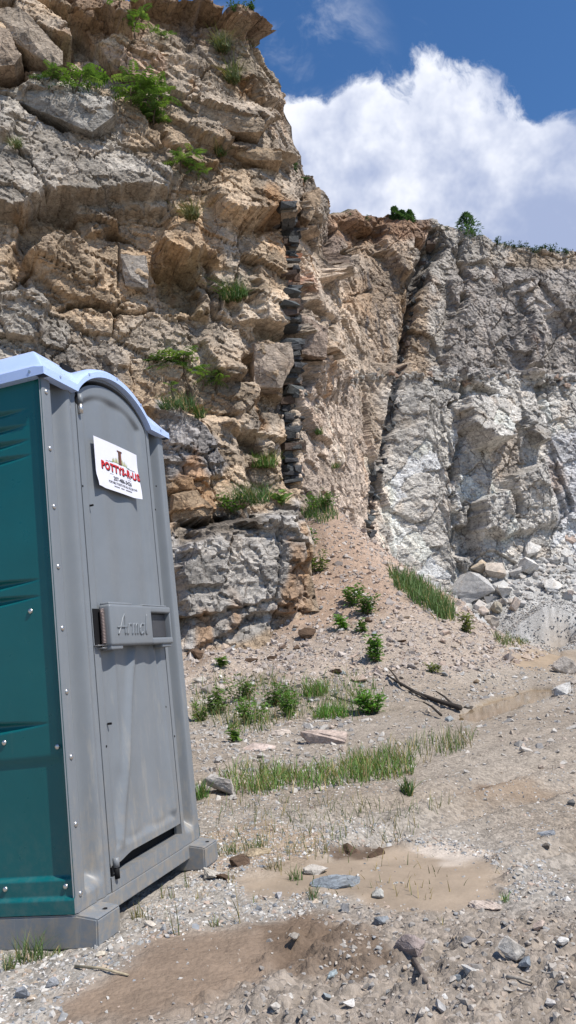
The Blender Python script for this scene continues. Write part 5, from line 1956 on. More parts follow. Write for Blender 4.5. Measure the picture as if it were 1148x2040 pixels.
def toilet_body():
    ysamp = np.concatenate([np.linspace(0.004, 0.05, 12), np.linspace(0.06, TDP - 0.06, 44), np.linspace(TDP - 0.05, TDP, 8)])
    zsamp = np.unique(np.concatenate([np.linspace(0, 0.14, 40), np.linspace(0.14, 0.6, 40), np.linspace(0.6, 0.78, 40), np.linspace(0.78, 1.12, 8),
                                      np.linspace(1.12, 1.29, 44), np.linspace(1.29, 1.68, 8), np.linspace(1.68, 2.0, 60), np.linspace(2.0, 2.07, 4)]))
    V, F = grid(ysamp, zsamp, lambda u, v: (side_x(u, v), u, v), False)
    left = tp('side_panel', V, F[:, ::-1], M['teal'], smooth=True)
    left['label'] = 'teal side panel with lens shaped grooves'
    V2 = V.copy()
    V2[:, 0] = TW - V2[:, 0]
    tp('side_panel', V2, F, M['teal'], smooth=True)
    b = bevel_box(0.01, TW - 0.01, TDP - 0.02, TDP, 0, 2.06, 0.004, 1)
    tp('back_panel', b[0], b[1], M['teal'])
    b = bevel_box(0.02, TW - 0.02, 0.03, TDP - 0.02, -0.03, 0.02, 0)
    tp('floor_tray', b[0], b[1], M['grey'])
    # roof
    xs = np.concatenate([np.linspace(-0.022, 0.2, 34), np.linspace(0.21, 0.94, 60), np.linspace(0.95, TW + 0.022, 34)])
    ys = np.concatenate([np.linspace(-0.030, 0.2, 36), np.linspace(0.22, TDP - 0.17, 26), np.linspace(TDP - 0.16, TDP + 0.022, 20)])

    def roof(u, v):
        e = np.minimum(np.minimum(u + 0.022, TW + 0.022 - u), np.minimum(v + 0.030, TDP + 0.022 - v))
        q = np.clip((e - 0.012) / 0.12, 0, 1)
        hip = 2.084 + 0.134 * (q - 0.18 * q ** 4) / 0.82
        arch = rim_z(u) + 0.034 + 0.012 * sstep(0, 0.05, v + 0.03)
        z = np.where(hip > arch, hip, arch)
        k = 0.012
        z = np.maximum(hip, arch) + k * np.exp(-np.abs(hip - arch) / k) * 0.5
        z = z - 0.012 * sstep(0.014, 0.0, e)
        return u, v, z
    top = grid(xs, ys, roof)
    skirts = []
    for yv, fl in ((-0.030, True), (TDP + 0.022, False)):
        skirts.append(grid(xs, np.array([0, 1.0]), lambda u, v: (u, yv + 0 * u, (rim_z(u) - 0.004) * (1 - v) + v * roof(u, np.full(u.shape, yv))[2]), fl))
        skirts.append(grid(xs, np.array([0, 1.0]), lambda u, v: (u, yv + v * (0.04 if yv < 0 else -0.04), rim_z(u) - 0.004), not fl))
    for xv, fl in ((-0.022, False), (TW + 0.022, True)):
        skirts.append(grid(ys, np.array([0, 1.0]), lambda u, v: (xv + 0 * u, u, 2.046 * (1 - v) + v * roof(np.full(u.shape, xv), u)[2]), fl))
        skirts.append(grid(ys, np.array([0, 1.0]), lambda u, v: (xv + v * (0.04 if xv < 0 else -0.04), u, 2.046 + 0 * u), not fl))
    V, F = join([(top[0], top[1])] + skirts)
    rf = tp('roof', V, F, M['roof'], smooth=True)
    md = rf.modifiers.new('soft', 'EDGE_SPLIT')
    md.split_angle = math.radians(38)
    for x in (0.10, 0.34, 0.60, 0.83, 1.04):
        V, F = tube([(x, -0.029, float(rim_z(np.array(x))) + 0.02), (x, -0.033, float(rim_z(np.array(x))) + 0.02)], 0.006, 10)
        tp('roof_bolt', V, F, mat_plain('bolt_blue', (0.33, 0.40, 0.55), 0.5), rf)
    V, F = tube([(-0.021, 0.035, 2.068), (-0.025, 0.035, 2.068)], 0.006, 10)
    tp('roof_bolt', V, F, M['steel'], rf)
    # base
    b1 = bevel_box(0.012, TW - 0.012, -0.006, 0.03, -0.062, -0.002, 0.004, 2)
    tp('base_rail', b1[0], b1[1], M['grey'])
    for x0, x1 in ((-0.005, 0.160), (TW - 0.160, TW + 0.005)):
        bm = bmesh.new()
        prof = [(-0.085, -0.022), (-0.080, -0.114), (-0.072, -0.119), (TDP + 0.075, -0.119), (TDP + 0.085, -0.02), (TDP + 0.03, -0.004), (0.0, -0.004), (-0.078, -0.018)]
        vs = [[bm.verts.new((x, y, z)) for y, z in prof] for x in (x0, x1)]
        n_ = len(prof)
        bm.faces.new(vs[0])
        bm.faces.new(vs[1][::-1])
        for i in range(n_):
            bm.faces.new((vs[0][i], vs[1][i], vs[1][(i + 1) % n_], vs[0][(i + 1) % n_]))
        bmesh.ops.recalc_face_normals(bm, faces=bm.faces[:])
        bmesh.ops.bevel(bm, geom=bm.edges[:], offset=0.006, segments=2, affect='EDGES')
        me = bpy.data.meshes.new('skid')
        bm.to_mesh(me)
        bm.free()
        me.materials.append(M['grey'])
        for p_ in me.polygons:
            p_.use_smooth = False
        sk = add_obj('skid', me, toilet)
        V, F = tube([((x0 + x1) / 2 + 0.02, -0.055, -0.03), ((x0 + x1) / 2 + 0.02, -0.055, -0.0128)], 0.011, 12)
        tp('bolt_hole_shade', V, F, M['black'], sk)  # black disc on the skid, shade of a bolt hole as colour
    # rivets
    V, F = tube([(0, 0.004, 0), (0, -0.003, 0), (0, -0.0055, 0)], [0.0105, 0.0100, 0.0055], 12)
    rm = np_mesh('rivet', V, F, None, True, (M['steel'],))
    for i in range(9):
        for x in (0.0325,):
            o = add_obj('rivet', rm, toilet)
            o.location = (x, -0.001, 0.06 + 0.2413 * i)
    V, F = tube([(0.004, 0, 0), (-0.004, 0, 0), (-0.0065, 0, 0)], [0.0105, 0.0100, 0.0055], 12)
    sm_ = np_mesh('rivet', V, F, None, True, (M['steel'],))
    for y, z in ((0.127, 1.108), (0.28, 0.62), (0.047, 0.585), (0.044, 0.092), (0.302, 0.092), (0.56, 0.092), (0.82, 0.092), (0.6, 1.108)):
        o = add_obj('rivet', sm_, left)
        o.location = (float(side_x(np.array(y), np.array(z))), y, z)
    # black block for the shade of a small pocket in the stile
    b = bevel_box(0.074, 0.094, 0.030, 0.043, 0.538, 0.556, 0.001, 1)
    tp('stile_slot_shade', b[0], b[1], M['black'])


door_o = toilet_front()
sticker(door_o)
toilet_body()

# ------------------------------------------------------------------ plants
GREENS = [(0.10, 0.20, 0.04), (0.13, 0.245, 0.045), (0.075, 0.155, 0.035), (0.17, 0.27, 0.07), (0.09, 0.17, 0.05)]


def blades(n, rad, hmin, hmax, width, col, seed, spread=0.5, lean=0.25, dry=0.12, elong=1.0):
    """grass tuft of curved tapering blades round the origin"""
    rng = np.random.default_rng(seed)
    a = rng.uniform(0, 2 * math.pi, n)
    r = rad * np.sqrt(rng.uniform(0, 1, n))
    base = np.stack([r * np.cos(a) * elong, r * np.sin(a), np.zeros(n) - 0.01], -1)
    return blade_mesh(base, rng, hmin, hmax, width, col, spread, lean, dry)


def blade_mesh(base, rng, hmin, hmax, width, col, spread, lean, dry):
    n = len(base)
    h = rng.uniform(hmin, hmax, n)
    a = rng.uniform(0, 2 * math.pi, n)
    out = np.stack([np.cos(a), np.sin(a), np.zeros(n)], -1)
    bend = np.abs(rng.normal(0, spread, n)) * h
    start = np.abs(rng.normal(0, lean, n)) * h
    side = np.stack([-np.sin(a + 0.6), np.cos(a + 0.6), np.zeros(n)], -1)
    V = []
    for k, t in enumerate((0, 0.35, 0.7, 1.0)):
        c = base + out * (start * t + bend * t * t)[:, None] + np.array([0, 0, 1.0]) * (h * (t - 0.28 * t * t * np.minimum(1, bend / h)))[:, None]
        w = width * (1, 0.9, 0.6, 0.0)[k] * 0.5
        if k < 3:
            V += [c - side * w, c + side * w]
        else:
            V.append(c)
    V = np.stack(V, 1)                 # n,7,3
    i = np.arange(n)[:, None] * 7
    Q = np.concatenate([i + np.array([0, 1, 3, 2]), i + np.array([2, 3, 5, 4])])
    T = i + np.array([4, 5, 6])
    c = np.array(col)[None] * rng.uniform(0.7, 1.3, (n, 1)) * np.array([1, 1, 1])
    d = rng.random(n) < dry
    c[d] = np.array((0.36, 0.29, 0.14)) * rng.uniform(0.8, 1.2, (d.sum(), 1))
    return V.reshape(-1, 3), [Q, T], np.repeat(c, 7, 0)


def leaf_quad(V, F, C, p, d, up, ln, wd, col):
    """one folded leaf blade: two quads sharing a midrib"""
    s = np.cross(d, up)
    s /= np.linalg.norm(s) + 1e-9
    o = len(V)
    mid = p + d * ln * 0.45 + up * ln * 0.03
    V += [p, mid + s * wd * 0.5 + up * wd * 0.12, p + d * ln - up * ln * 0.08, mid - s * wd * 0.5 + up * wd * 0.12]
    F += [(o, o + 1, o + 2), (o, o + 2, o + 3)]
    C += [col] * 4


def unit(v):
    return v / (np.linalg.norm(v) + 1e-9)


def compound_leaf(V, F, C, p, d, ln, n, rng, col):
    """feather leaf with paired leaflets, arching down"""
    d = unit(d)
    up = np.array([0, 0, 1.0])
    s = unit(np.cross(d, up) + 1e-6)
    for k in range(n):
        t = (k + 1) / n
        c = p + d * ln * t - up * ln * 0.33 * t * t
        tang = unit(d - up * 0.66 * t)
        L = ln * 0.30 * (1 - 0.5 * abs(t - 0.45))
        for sg in (-1, 1):
            ld = unit(s * sg + tang * 0.55 - up * (0.25 + 0.2 * rng.random()))
            leaf_quad(V, F, C, c, ld, unit(up + s * sg * 0.2), L * 1.15, L * 0.46, tuple(np.array(col) * rng.uniform(0.75, 1.25)))
    leaf_quad(V, F, C, p + d * ln - up * ln * 0.33, unit(d - up * 0.7), up, ln * 0.25, ln * 0.08, col)


def stem_tube(pts, r0, r1):
    pts = np.asarray(pts, float)
    V, F = tube(pts, list(np.linspace(r0, r1, len(pts))), 6)
    return V, sub_tris(F)


def sumac(name, pos, height, crown, nlv, seed, label, lean=(0, 0), group='saplings and shrubs on the cliff', branches=3, col=None):
    rng = np.random.default_rng(seed)
    e = empty(name, tuple(pos), label, 'shrub' if height < 1.2 else 'sapling', group)
    tops = []
    parts = []
    top = np.array([lean[0], lean[1], height])
    trunk = [np.array([0, 0, -0.08]), top * 0.3 + rng.normal(0, 0.03, 3) * height, top * 0.65 + rng.normal(0, 0.04, 3) * height, top * 0.95]
    parts.append(stem_tube(trunk, 0.018 + 0.018 * height, 0.010 + 0.005 * height))
    tops.append(trunk[-1])
    for b in range(branches):
        t0 = trunk[1] + (trunk[3] - trunk[1]) * rng.uniform(0.0, 0.8)
        a = rng.uniform(0, 6.28)
        t1 = t0 + np.array([math.cos(a), math.sin(a) * 0.8, rng.uniform(0.1, 0.7)]) * crown * rng.uniform(0.5, 0.9)
        parts.append(stem_tube([t0, (t0 + t1) / 2 + np.array([0, 0, -0.03]), t1], 0.008 + 0.004 * height, 0.004))
        tops.append(t1)
    V, F = join(parts)
    me = np_mesh('stem', V, F, np.tile((0.10, 0.075, 0.055), (len(V), 1)), True, (M['bark'],))
    add_obj('stem', me, e)
    V, F, C = [], [], []
    for i in range(nlv):
        p = tops[i % len(tops)] + rng.normal(0, 0.05, 3) * crown
        a = rng.uniform(0, 6.28)
        d = np.array([math.cos(a), math.sin(a), rng.uniform(-0.1, 0.9)])
        compound_leaf(V, F, C, p, d, crown * rng.uniform(0.55, 0.95), int(rng.integers(6, 9)), rng, col or GREENS[int(rng.integers(0, 4))])
    me = np_mesh('foliage', np.array(V), np.array(F), np.array(C), False, (M['leaf'],))
    add_obj('foliage', me, e)
    return e


def leafy(name, pos, w, h, n, seed, label, cat='weed', group='weeds on the quarry slopes', col=None, leaf=0.05, stems=True, droop=0.0):
    """low bushy plant: many simple leaves through an uneven volume"""
    rng = np.random.default_rng(seed)
    e = empty(name, tuple(pos), label, cat, group)
    V, F, C = [], [], []
    parts = []
    ns = max(4, n // 22)
    for s_ in range(ns):
        a = rng.uniform(0, 6.28)
        rr = w * 0.5 * math.sqrt(rng.random())
        tip = np.array([math.cos(a) * rr, math.sin(a) * rr, h * rng.uniform(0.45, 1.0)])
        root = np.array([tip[0] * 0.3, tip[1] * 0.3, -0.05])
        parts.append(stem_tube([root, (root + tip) / 2 + rng.normal(0, 0.02, 3) * h, tip], 0.004 + 0.006 * h, 0.002))
        for k in range(n // ns):
            t = rng.uniform(0.25, 1.0)
            p = root + (tip - root) * t + rng.normal(0, 0.06, 3) * w
            p[2] = max(p[2], 0.0)
            b = rng.uniform(0, 6.28)
            d = unit(np.array([math.cos(b), math.sin(b), rng.uniform(-0.3, 0.8)]))
            c = np.array(col or GREENS[int(rng.integers(0, 4))]) * rng.uniform(0.7, 1.3)
            leaf_quad(V, F, C, p, d, unit(np.array([0, 0, 1.0]) + rng.normal(0, 0.3, 3)), leaf * rng.uniform(0.7, 1.4), leaf * 0.45, tuple(c))
    V2, F2 = join(parts)
    add_obj('stem', np_mesh('stem', V2, F2, np.tile((0.11, 0.09, 0.05), (len(V2), 1)), True, (M['bark'],)), e)
    add_obj('foliage', np_mesh('foliage', np.array(V), np.array(F), np.array(C), False, (M['leaf'],)), e)
    return e


def tuft(name, pos, rad, h, n, seed, label, cat='grass clump', group='grass clumps', col=(0.10, 0.19, 0.04), width=0.008, dry=0.12, spread=0.5, elong=1.0):
    V, F, C = blades(n, rad, h * 0.45, h, width, col, seed, spread, 0.25, dry, elong)
    o = add_obj(name, np_mesh(name, V, F, C, False, (M['grass'],)), None, label, cat, group)
    o.location = tuple(pos)
    return o


def wl(px, py):
    return on_wall(px, py)


def gr(px, py):
    p = to_ground(px, py)
    p[2] = float(gz(p[0], p[1]))
    return p


def sz(p, px):
    return px * p[1] / PF


def cliff_plants():
    def S(px, py, hpx, cpx, nl, seed, label, lean=(0, 0), br=3, name='sumac_sapling', col=None):
        p = wl(px, py)
        p = p + np.array([0.05, -0.16, 0])
        sumac(name, p, sz(p, hpx), sz(p, cpx) * 1.1, int(nl * 1.5), seed, label, (sz(p, lean[0]), sz(p, lean[1])), branches=br, col=col)
    S(384, 815, 118, 52, 26, 1, 'slender upright sapling on the mossy ledge above the toilet', (-14, -4), 2)
    S(402, 775, 24, 36, 16, 2, 'low bright green shrub right of the slender sapling', (12, -6), 3, 'sumac_shrub')
    S(344, 806, 40, 18, 9, 3, 'small thin plant left of the slender sapling', (-2, 0), 1, 'sumac_shrub')
    S(150, 215, 66, 46, 22, 4, 'spreading sapling high on the left with bare dark stem', (24, -8), 3)
    S(110, 195, 34, 40, 18, 5, 'round leafy shrub left of the spreading sapling', (-14, -6), 3, 'sumac_shrub')
    S(118, 250, 34, 24, 9, 6, 'little upright shrub in the crack under the spreading sapling', (2, -2), 1, 'sumac_shrub')
    S(262, 210, 34, 52, 30, 7, 'largest green shrub on the upper cliff', (4, -8), 5, 'sumac_shrub')
    S(305, 250, 30, 44, 26, 8, 'drooping green shrub joined below the largest one', (8, -8), 4, 'sumac_shrub')
    S(308, 215, 26, 34, 14, 9, 'light shrub right of the largest one on the upper cliff', (6, -6), 3, 'sumac_shrub')
    S(270, 82, 30, 34, 18, 10, 'upright shrub under the top overhang', (0, -6), 2, 'sumac_shrub')
    S(322, 84, 14, 22, 10, 11, 'small pale shrub right of the one under the top overhang', (2, -4), 2, 'sumac_shrub')
    S(236, 20, 16, 24, 8, 12, 'small shrub at the very top edge of the picture', (0, -4), 2, 'sumac_shrub')
    S(358, 345, 24, 32, 18, 13, 'yellowish green shrub in the middle of the upper cliff', (2, -5), 3, 'sumac_shrub')
    S(392, 360, 12, 24, 9, 14, 'small shrub right of the yellowish green one', (4, -4), 2, 'sumac_shrub')
    for i, (px, py, w, h, lab, col) in enumerate((
            (458, 602, 50, 46, 'dark green grassy tuft with bushy top in the middle of the cliff', (0.06, 0.13, 0.03)),
            (484, 596, 28, 26, 'smaller tuft right of the dark green grassy one', (0.07, 0.15, 0.03)),
            (384, 436, 36, 34, 'olive grass tuft hanging in the crack of the upper cliff', (0.12, 0.14, 0.05)),
            (440, 312, 26, 20, 'small grass tuft under the jutting bed of rock', (0.09, 0.15, 0.04)),
            (445, 108, 40, 34, 'pale grass tuft below the top overhang', (0.14, 0.18, 0.07)),
            (465, 165, 36, 40, 'hanging grass tuft near the skyline of the near cliff', (0.12, 0.16, 0.06)),
            (352, 815, 84, 30, 'mossy grass tuft at the foot of the slender sapling', (0.06, 0.12, 0.035)),
            (398, 832, 26, 26, 'small grass tuft right end of the mossy ledge', (0.07, 0.13, 0.03)),
            (526, 930, 60, 34, 'grass tuft on the ledge left of the dark dike foot', (0.10, 0.19, 0.04)),
            (632, 866, 18, 14, 'tiny grass tuft on the pink rock right of the dike', (0.08, 0.15, 0.04)),
            (668, 935, 24, 12, 'tiny weed tuft lower on the pink rock', (0.09, 0.15, 0.05)),
            (36, 300, 30, 20, 'thin grass tuft at the left edge of the cliff', (0.12, 0.16, 0.06)))):
        p = wl(px, py) + np.array([0.04, -0.14, 0.0])
        tuft('grass_clump', p, sz(p, w * 0.45), sz(p, h) * 1.2, 260 if w > 30 else 110, 60 + i, lab, group='grass clumps on the cliff', col=col, width=0.016, spread=0.7, elong=1.0)
    # ledge above the grey outcrop
    p = wl(500, 1000) + np.array([0.0, -0.1, 0])
    tuft('grass_clump', p, sz(p, 46), sz(p, 52), 420, 81, 'thick dark grass clump on the ledge above the grey outcrop', group='grass clumps on the cliff', col=(0.065, 0.135, 0.035), width=0.014, spread=0.75)
    p = wl(460, 1018) + np.array([0.02, -0.15, 0])
    leafy('broadleaf_weed', p, sz(p, 56), sz(p, 36), 120, 82, 'bright leafy weed at the left end of the grassy ledge', 'weed', 'weeds on the cliff', (0.11, 0.21, 0.05), 0.13)
    p = wl(566, 1004) + np.array([0.02, -0.12, 0])
    leafy('broadleaf_weed', p, sz(p, 40), sz(p, 26), 26, 83, 'rosette of large pale leaves at the foot of the dark dike', 'weed', 'weeds on the cliff', (0.15, 0.26, 0.06), 0.34)
    for i, (px, py, w, h, lab) in enumerate(((590, 332, 20, 22, 'shrub clinging to the skyline corner of the near cliff'), (606, 352, 16, 12, 'little shrub right of the skyline corner shrub'),
                                            (475, 14, 46, 26, 'shrub on the crest of the near cliff'), (500, 10, 24, 20, 'small shrub at the right end of the near crest'))):
        p = wl(px, py + 4) + np.array([0, 0.1, 0])
        leafy('crest_shrub', p, sz(p, w), sz(p, h), 140, 90 + i, lab, 'shrub', 'shrubs on the cliff crests', (0.05, 0.10, 0.035), 0.10)


def conifer(pos, h, w, seed, label):
    rng = np.random.default_rng(seed)
    e = empty('conifer_tree', tuple(pos), label, 'tree', 'small trees on the rear crest')
    V, F = tube([(0, 0, -0.2), (0, 0, h * 0.6), (0, 0, h)], [0.03 * h, 0.018 * h, 0.004 * h], 6)
    add_obj('trunk', np_mesh('trunk', V, F, np.tile((0.09, 0.07, 0.05), (len(V), 1)), True, (M['bark'],)), e)
    V, F, C = [], [], []
    for i in range(900):
        t = rng.random() ** 0.8
        a = rng.uniform(0, 6.28)
        lump = 0.7 + 0.3 * math.sin(a * 3 + t * 9 + seed)
        r = w * 0.5 * (1 - t) ** 0.55 * min(1, 0.55 + t * 2) * lump * math.sqrt(rng.uniform(0.15, 1))
        p = np.array([r * math.cos(a), r * math.sin(a), h * (0.06 + 0.94 * t)])
        d = unit(np.array([math.cos(a), math.sin(a), rng.uniform(-0.1, 0.9)]))
        leaf_quad(V, F, C, p, d, np.array([0, 0, 1.0]), 0.15 * h ** 0.5 * rng.uniform(0.6, 1.2), 0.06, tuple(np.array((0.06, 0.125, 0.05)) * rng.uniform(0.6, 1.5)))
    add_obj('crown', np_mesh('crown', np.array(V), np.array(F), np.array(C), False, (M['leaf'],)), e)


def crest_plants():
    for i, (px, py, w, h, lab) in enumerate(((786, 432, 17, 26, 'small pointed conifer on the rear crest, leftmost'), (806, 434, 22, 20, 'low double topped conifer right of the leftmost one'),
                                            (822, 435, 20, 22, 'third small conifer of the row on the rear crest'), (938, 472, 54, 50, 'largest bushy conifer standing alone on the rear crest'))):
        p = wl(px, py + 3) + np.array([0, 0.2, 0.0])
        conifer(p, sz(p, h) * 1.3, sz(p, w) * 1.35, 40 + i, lab)
    labs = ['low dark bush on the rear crest, %s of the row towards the right edge' % w for w in ('first', 'second', 'third', 'fourth', 'fifth', 'sixth', 'seventh', 'eighth', 'ninth')]
    for i, px in enumerate(range(992, 1150, 18)):
        y = float(np.interp(px, SIL[:, 0], SIL[:, 1]))
        p = wl(px, y + 4) + np.array([0, 0.2, 0.1])
        leafy('crest_bush', p, sz(p, 30), sz(p, 17 + 5 * math.sin(i * 2.3)), 200, 140 + i, labs[i], 'bush', 'bushes on the rear crest', (0.035, 0.075, 0.035), 0.11)
    for i, (px, py, lab) in enumerate(((704, 424, 'small shrub on the brown hump of the rear crest'), (730, 432, 'scrubby plant right of the brown hump'),
                                       (868, 446, 'thin scrub on the dark part of the rear crest'), (890, 452, 'scrub between the conifers on the rear crest'))):
        p = wl(px, py + 3) + np.array([0, 0.2, 0])
        leafy('crest_shrub', p, sz(p, 24), sz(p, 10), 70, 160 + i, lab, 'shrub', 'shrubs on the cliff crests', (0.05, 0.085, 0.035), 0.10)


def ground_plants():
    for i, (px, py, w, h, n, lab, c) in enumerate((
            (614, 1104, 40, 54, 150, 'dark green shrub in the gully of red soil', (0.07, 0.14, 0.03)),
            (632, 1142, 38, 40, 110, 'olive shrub below the dark green one in the gully', (0.10, 0.14, 0.04)),
            (706, 1205, 44, 36, 120, 'green shrub on the upper debris fan', (0.09, 0.17, 0.035)),
            (732, 1222, 40, 36, 120, 'dark shrub overhanging a hole on the upper debris fan', (0.07, 0.13, 0.03)),
            (688, 1254, 30, 24, 80, 'small bright plant on the debris fan, left of the two shrubs', (0.10, 0.21, 0.035)),
            (720, 1258, 18, 24, 40, 'thin upright plant right of the small bright one', (0.10, 0.17, 0.05)),
            (748, 1318, 36, 44, 120, 'single green plant on the middle of the debris fan', (0.09, 0.19, 0.035)),
            (864, 1340, 26, 16, 50, 'sparse yellowish weed on the right flank of the fan', (0.16, 0.19, 0.07)),
            (450, 1015, 30, 20, 50, 'weeds left of the leafy weed on the ledge', (0.10, 0.19, 0.05)),
            (640, 1012, 70, 26, 160, 'mat of weeds at the top of the gully', (0.08, 0.16, 0.04)),
            (606, 1020, 50, 26, 120, 'weed patch right of the pale rosette', (0.09, 0.18, 0.04)),
            (935, 1262, 30, 34, 80, 'yellowish shrub at the lower end of the grass bank', (0.14, 0.17, 0.06)),
            (745, 1422, 62, 46, 200, 'leafy weed patch at the foot of the fan', (0.09, 0.20, 0.03)),
            (580, 1425, 50, 42, 140, 'weed patch in front of the fan, left of the orange leaves', (0.09, 0.18, 0.035)),
            (480, 1395, 60, 46, 150, 'tall weed patch beside the toilet', (0.09, 0.16, 0.04)),
            (430, 1420, 56, 44, 150, 'weed patch nearest to the right edge of the toilet', (0.10, 0.17, 0.04)),
            (505, 1440, 60, 44, 140, 'low weeds in front of the tall patch', (0.09, 0.17, 0.035)),
            (545, 1405, 60, 40, 130, 'weeds right of the tall patch', (0.08, 0.15, 0.04)),
            (400, 1435, 36, 30, 70, 'small weeds touching the toilet outline', (0.12, 0.18, 0.05)),
            (470, 1478, 34, 30, 60, 'small weed below the patch, left of the pinkish rocks', (0.10, 0.17, 0.04)),
            (440, 1330, 20, 20, 40, 'small weed on the humus by the grey outcrop', (0.08, 0.14, 0.03)))):
        p = gr(px, py)
        leafy('weed', p, sz(p, w), sz(p, h) * 1.15, int(n * 1.8), 200 + i, lab, col=tuple(1.25 * np.array(c)), leaf=0.11 if py < 1340 else 0.075)
    for i, (px, py, w, h, n, lab, c) in enumerate((
            (630, 1385, 60, 46, 200, 'bright grass clump on the slope behind the pinkish rocks', (0.12, 0.23, 0.045)),
            (660, 1428, 86, 36, 300, 'dense bright grass clump right behind the largest pinkish rock', (0.10, 0.24, 0.03)),
            (718, 1400, 30, 40, 80, 'thin grass clump left of the leafy weed patch', (0.11, 0.2, 0.05)),
            (812, 1582, 24, 44, 70, 'single grass tuft at the right end of the strip', (0.08, 0.15, 0.05)),
            (400, 1590, 34, 44, 70, 'grass tuft between the toilet and the grey white stone', (0.10, 0.19, 0.045)),
            (1008, 1795, 18, 26, 26, 'tiny bright tuft on the shore of the mud flat', (0.12, 0.24, 0.06)),
            (455, 1700, 50, 30, 60, 'grass tuft behind the far skid', (0.12, 0.17, 0.06)),
            (510, 1690, 40, 34, 40, 'thin tuft right of the far skid', (0.12, 0.18, 0.06)),
            (590, 1752, 34, 38, 36, 'grass tuft beside the flat blue grey slab', (0.11, 0.18, 0.06)),
            (625, 1790, 24, 40, 26, 'upright tuft in front of the flat blue grey slab', (0.09, 0.15, 0.06)),
            (545, 1730, 30, 30, 30, 'reddish tuft left of the slab', (0.16, 0.14, 0.07)),
            (428, 1845, 18, 30, 22, 'small tuft on the gravel in front of the toilet', (0.13, 0.19, 0.08)),
            (275, 1830, 26, 40, 30, 'dry tuft at the front corner of the near skid', (0.2, 0.2, 0.09)),
            (60, 1915, 60, 66, 90, 'tall thin grass against the near skid, lower left', (0.11, 0.17, 0.06)),
            (110, 1905, 34, 30, 40, 'short grass right of the tall thin grass at the skid', (0.12, 0.19, 0.06)),
            (15, 1930, 40, 44, 50, 'grass at the lower left edge of the picture', (0.12, 0.17, 0.07)))):
        p = gr(px, py)
        tuft('grass_clump', p, sz(p, w * 0.42), sz(p, h), n, 300 + i, lab, col=c, width=0.0035 if py > 1600 else 0.008, dry=0.15, spread=0.35)
    def stalk_label(px, py, h):
        t = near_label('x', px, py, (0.3, 0.3, 0.3), 15, [(r[0], r[1], r[5]) for r in STN if r[1] > 1600] + [(260, 1800, 'near skid of the toilet'), (395, 1700, 'far skid of the toilet')])
        return ('tall' if h > 65 else 'short' if h < 36 else 'slender') + ' thin grass stalk' + t.split(' x')[1]
    # thin stalks in front of the toilet
    k = 0
    for px, py, h in ((297, 1835, 60), (352, 1862, 110), (345, 1790, 40), (322, 1790, 46), (481, 1838, 100), (410, 1790, 30), (372, 1770, 50), (330, 1838, 70), (510, 1800, 40),
                      (560, 1735, 40), (460, 1760, 34), (395, 1790, 26), (690, 1665, 30), (880, 1840, 34), (650, 1700, 26), (600, 1640, 34), (720, 1620, 30)):
        p = gr(px, py)
        tuft('grass_stalk', p, 0.012, sz(p, h), 4, 340 + k, stalk_label(px, py, h), 'grass stalk', 'thin grass stalks', (0.13, 0.17, 0.06), 0.004, 0.4, 0.15)
        k += 1

    def patch(name, poly, n, hmin, hmax, width, col, seed, label, dry=0.12, spread=0.35):
        rng = np.random.default_rng(seed)
        P = np.array(poly, float)
        pts = []
        while len(pts) < n:
            a = rng.uniform(P[:, 0].min(), P[:, 0].max(), n)
            b = rng.uniform(P[:, 1].min(), P[:, 1].max(), n)
            sd_ = poly_sd(a, b, poly)
            dens = 0.5 + 0.9 * fbm(a * 0.03, b * 0.07, seed, 3)
            ok = (sd_ > -4 + 8 * rng.random(n)) & (rng.random(n) < np.clip(dens * 1.5 - 0.25 + np.clip(sd_ / 30, 0, 0.35), 0, 1))
            pts += list(zip(a[ok], b[ok]))
        pts = np.array(pts[:n])
        base = ground_many(pts[:, 0], pts[:, 1])
        base[:, 2] = gz(base[:, 0], base[:, 1]) - 0.01
        V, F, C = blade_mesh(base, rng, hmin, hmax, width, col, spread, 0.2, dry)
        add_obj(name, np_mesh(name, V, F, C, False, (M['grass'],)), None, label, 'grass', None, 'stuff')
    patch('grass', [(430, 1560), (470, 1520), (560, 1540), (660, 1530), (740, 1505), (820, 1515), (825, 1545), (740, 1560), (640, 1575), (560, 1580), (470, 1588)], 1500, 0.04, 0.19, 0.007,
          (0.135, 0.225, 0.06), 700, 'strip of fresh green grass across the middle of the quarry floor', 0.22, 0.5)
    patch('grass', [(680, 1520), (820, 1480), (960, 1455), (940, 1490), (820, 1530)], 420, 0.06, 0.2, 0.006, (0.12, 0.17, 0.06), 701, 'thin grass trailing right from the grass strip', 0.3)
    patch('grass', [(775, 1140), (800, 1145), (860, 1180), (905, 1215), (908, 1238), (880, 1240), (830, 1205), (785, 1170)], 1100, 0.18, 0.5, 0.018, (0.105, 0.175, 0.06), 702,
          'bank of tall grass on the right shoulder of the debris fan', 0.08)
    patch('grass', [(590, 1000), (640, 995), (680, 1030), (660, 1045), (600, 1035)], 420, 0.15, 0.4, 0.018, (0.08, 0.15, 0.04), 703, 'grass at the head of the red soil gully', 0.12)
    patch('grass', [(380, 1360), (590, 1350), (600, 1430), (560, 1450), (480, 1470), (385, 1440)], 900, 0.08, 0.3, 0.008, (0.11, 0.17, 0.05), 704, 'thin grass among the weeds beside the toilet', 0.3)
    patch('grass', [(560, 1360), (720, 1340), (780, 1410), (700, 1440), (600, 1430)], 500, 0.08, 0.26, 0.008, (0.12, 0.2, 0.05), 705, 'thin grass behind the half buried pinkish rocks', 0.2)
    patch('grass', [(400, 1600), (700, 1590), (900, 1600), (820, 1680), (640, 1720), (420, 1700)], 420, 0.04, 0.12, 0.004, (0.13, 0.17, 0.07), 706, 'sparse sprouting grass on the open floor behind the mud flat', 0.35)
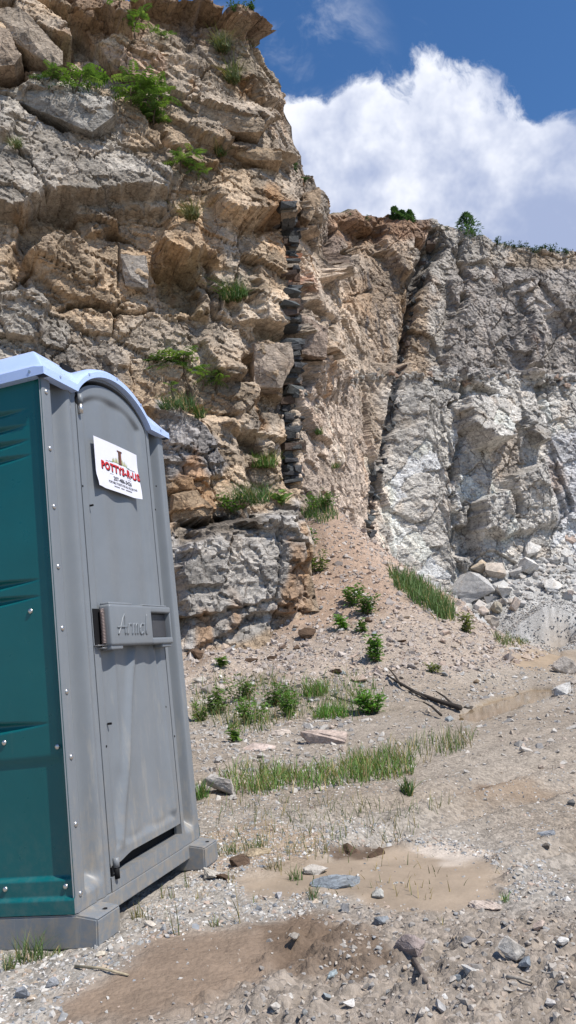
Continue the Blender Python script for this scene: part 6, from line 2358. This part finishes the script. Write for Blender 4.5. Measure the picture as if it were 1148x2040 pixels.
    patch('grass', [(500, 1680), (820, 1690), (1000, 1740), (860, 1800), (600, 1790)], 90, 0.02, 0.07, 0.004, (0.10, 0.13, 0.05), 707, 'single sprouts standing in the mud flat', 0.5)
    patch('grass', [(985, 1270), (1060, 1278), (1050, 1292), (995, 1292)], 160, 0.1, 0.25, 0.015, (0.12, 0.17, 0.06), 708, 'low grass at the foot of the stone heap', 0.15)


cliff_plants()
crest_plants()
ground_plants()


def branch():
    pts = [gr(*q) for q in ((772, 1352), (790, 1366), (830, 1385), (870, 1402), (918, 1422))]
    pts = [p + np.array([0, 0, 0.05 + 0.02 * math.sin(i * 2)]) for i, p in enumerate(pts)]
    parts = [stem_tube(pts, 0.012, 0.035)]
    for a, b in (((776, 1345), (800, 1372)), ((815, 1392), (850, 1398)), ((845, 1415), (880, 1432)), ((870, 1392), (905, 1412))):
        p, q = gr(*a) + np.array([0, 0, 0.10]), gr(*b) + np.array([0, 0, 0.04])
        parts.append(stem_tube([p, (p + q) / 2 + np.array([0, 0, 0.02]), q], 0.008, 0.016))
    V, F = join(parts)
    add_obj('fallen_branch', np_mesh('fallen_branch', V, F, np.tile((0.05, 0.042, 0.036), (len(V), 1)), True, (M['bark'],)), None,
            'dark bare forked branch lying across the foot of the debris fan', 'branch')
    for i, (a, b, r, c, lab) in enumerate((((660, 1388), (705, 1402), 0.014, (0.08, 0.075, 0.07), 'short dark stick behind the dense bright grass clump'),
                                           ((150, 1928), (256, 1946), 0.005, (0.38, 0.32, 0.22), 'straw coloured stalk lying on the gravel before the toilet'),
                                           ((1010, 1950), (1062, 1962), 0.006, (0.34, 0.30, 0.25), 'pale dry stick at the right of the front gravel'),
                                           ((825, 1920), (850, 1962), 0.010, (0.16, 0.13, 0.11), 'dark stub of wood below the dark reddish stone'))):
        p, q = gr(*a) + np.array([0, 0, r]), gr(*b) + np.array([0, 0, r])
        m_ = (p + q) / 2
        m_[2] = float(gz(m_[0], m_[1])) + r * 1.5
        V, F = stem_tube([p, m_, q], r, r * 0.7)
        add_obj('stick', np_mesh('stick', V, F, np.tile(c, (len(V), 1)), True, (M['bark'],)), None, lab, 'stick', 'loose sticks')


branch()
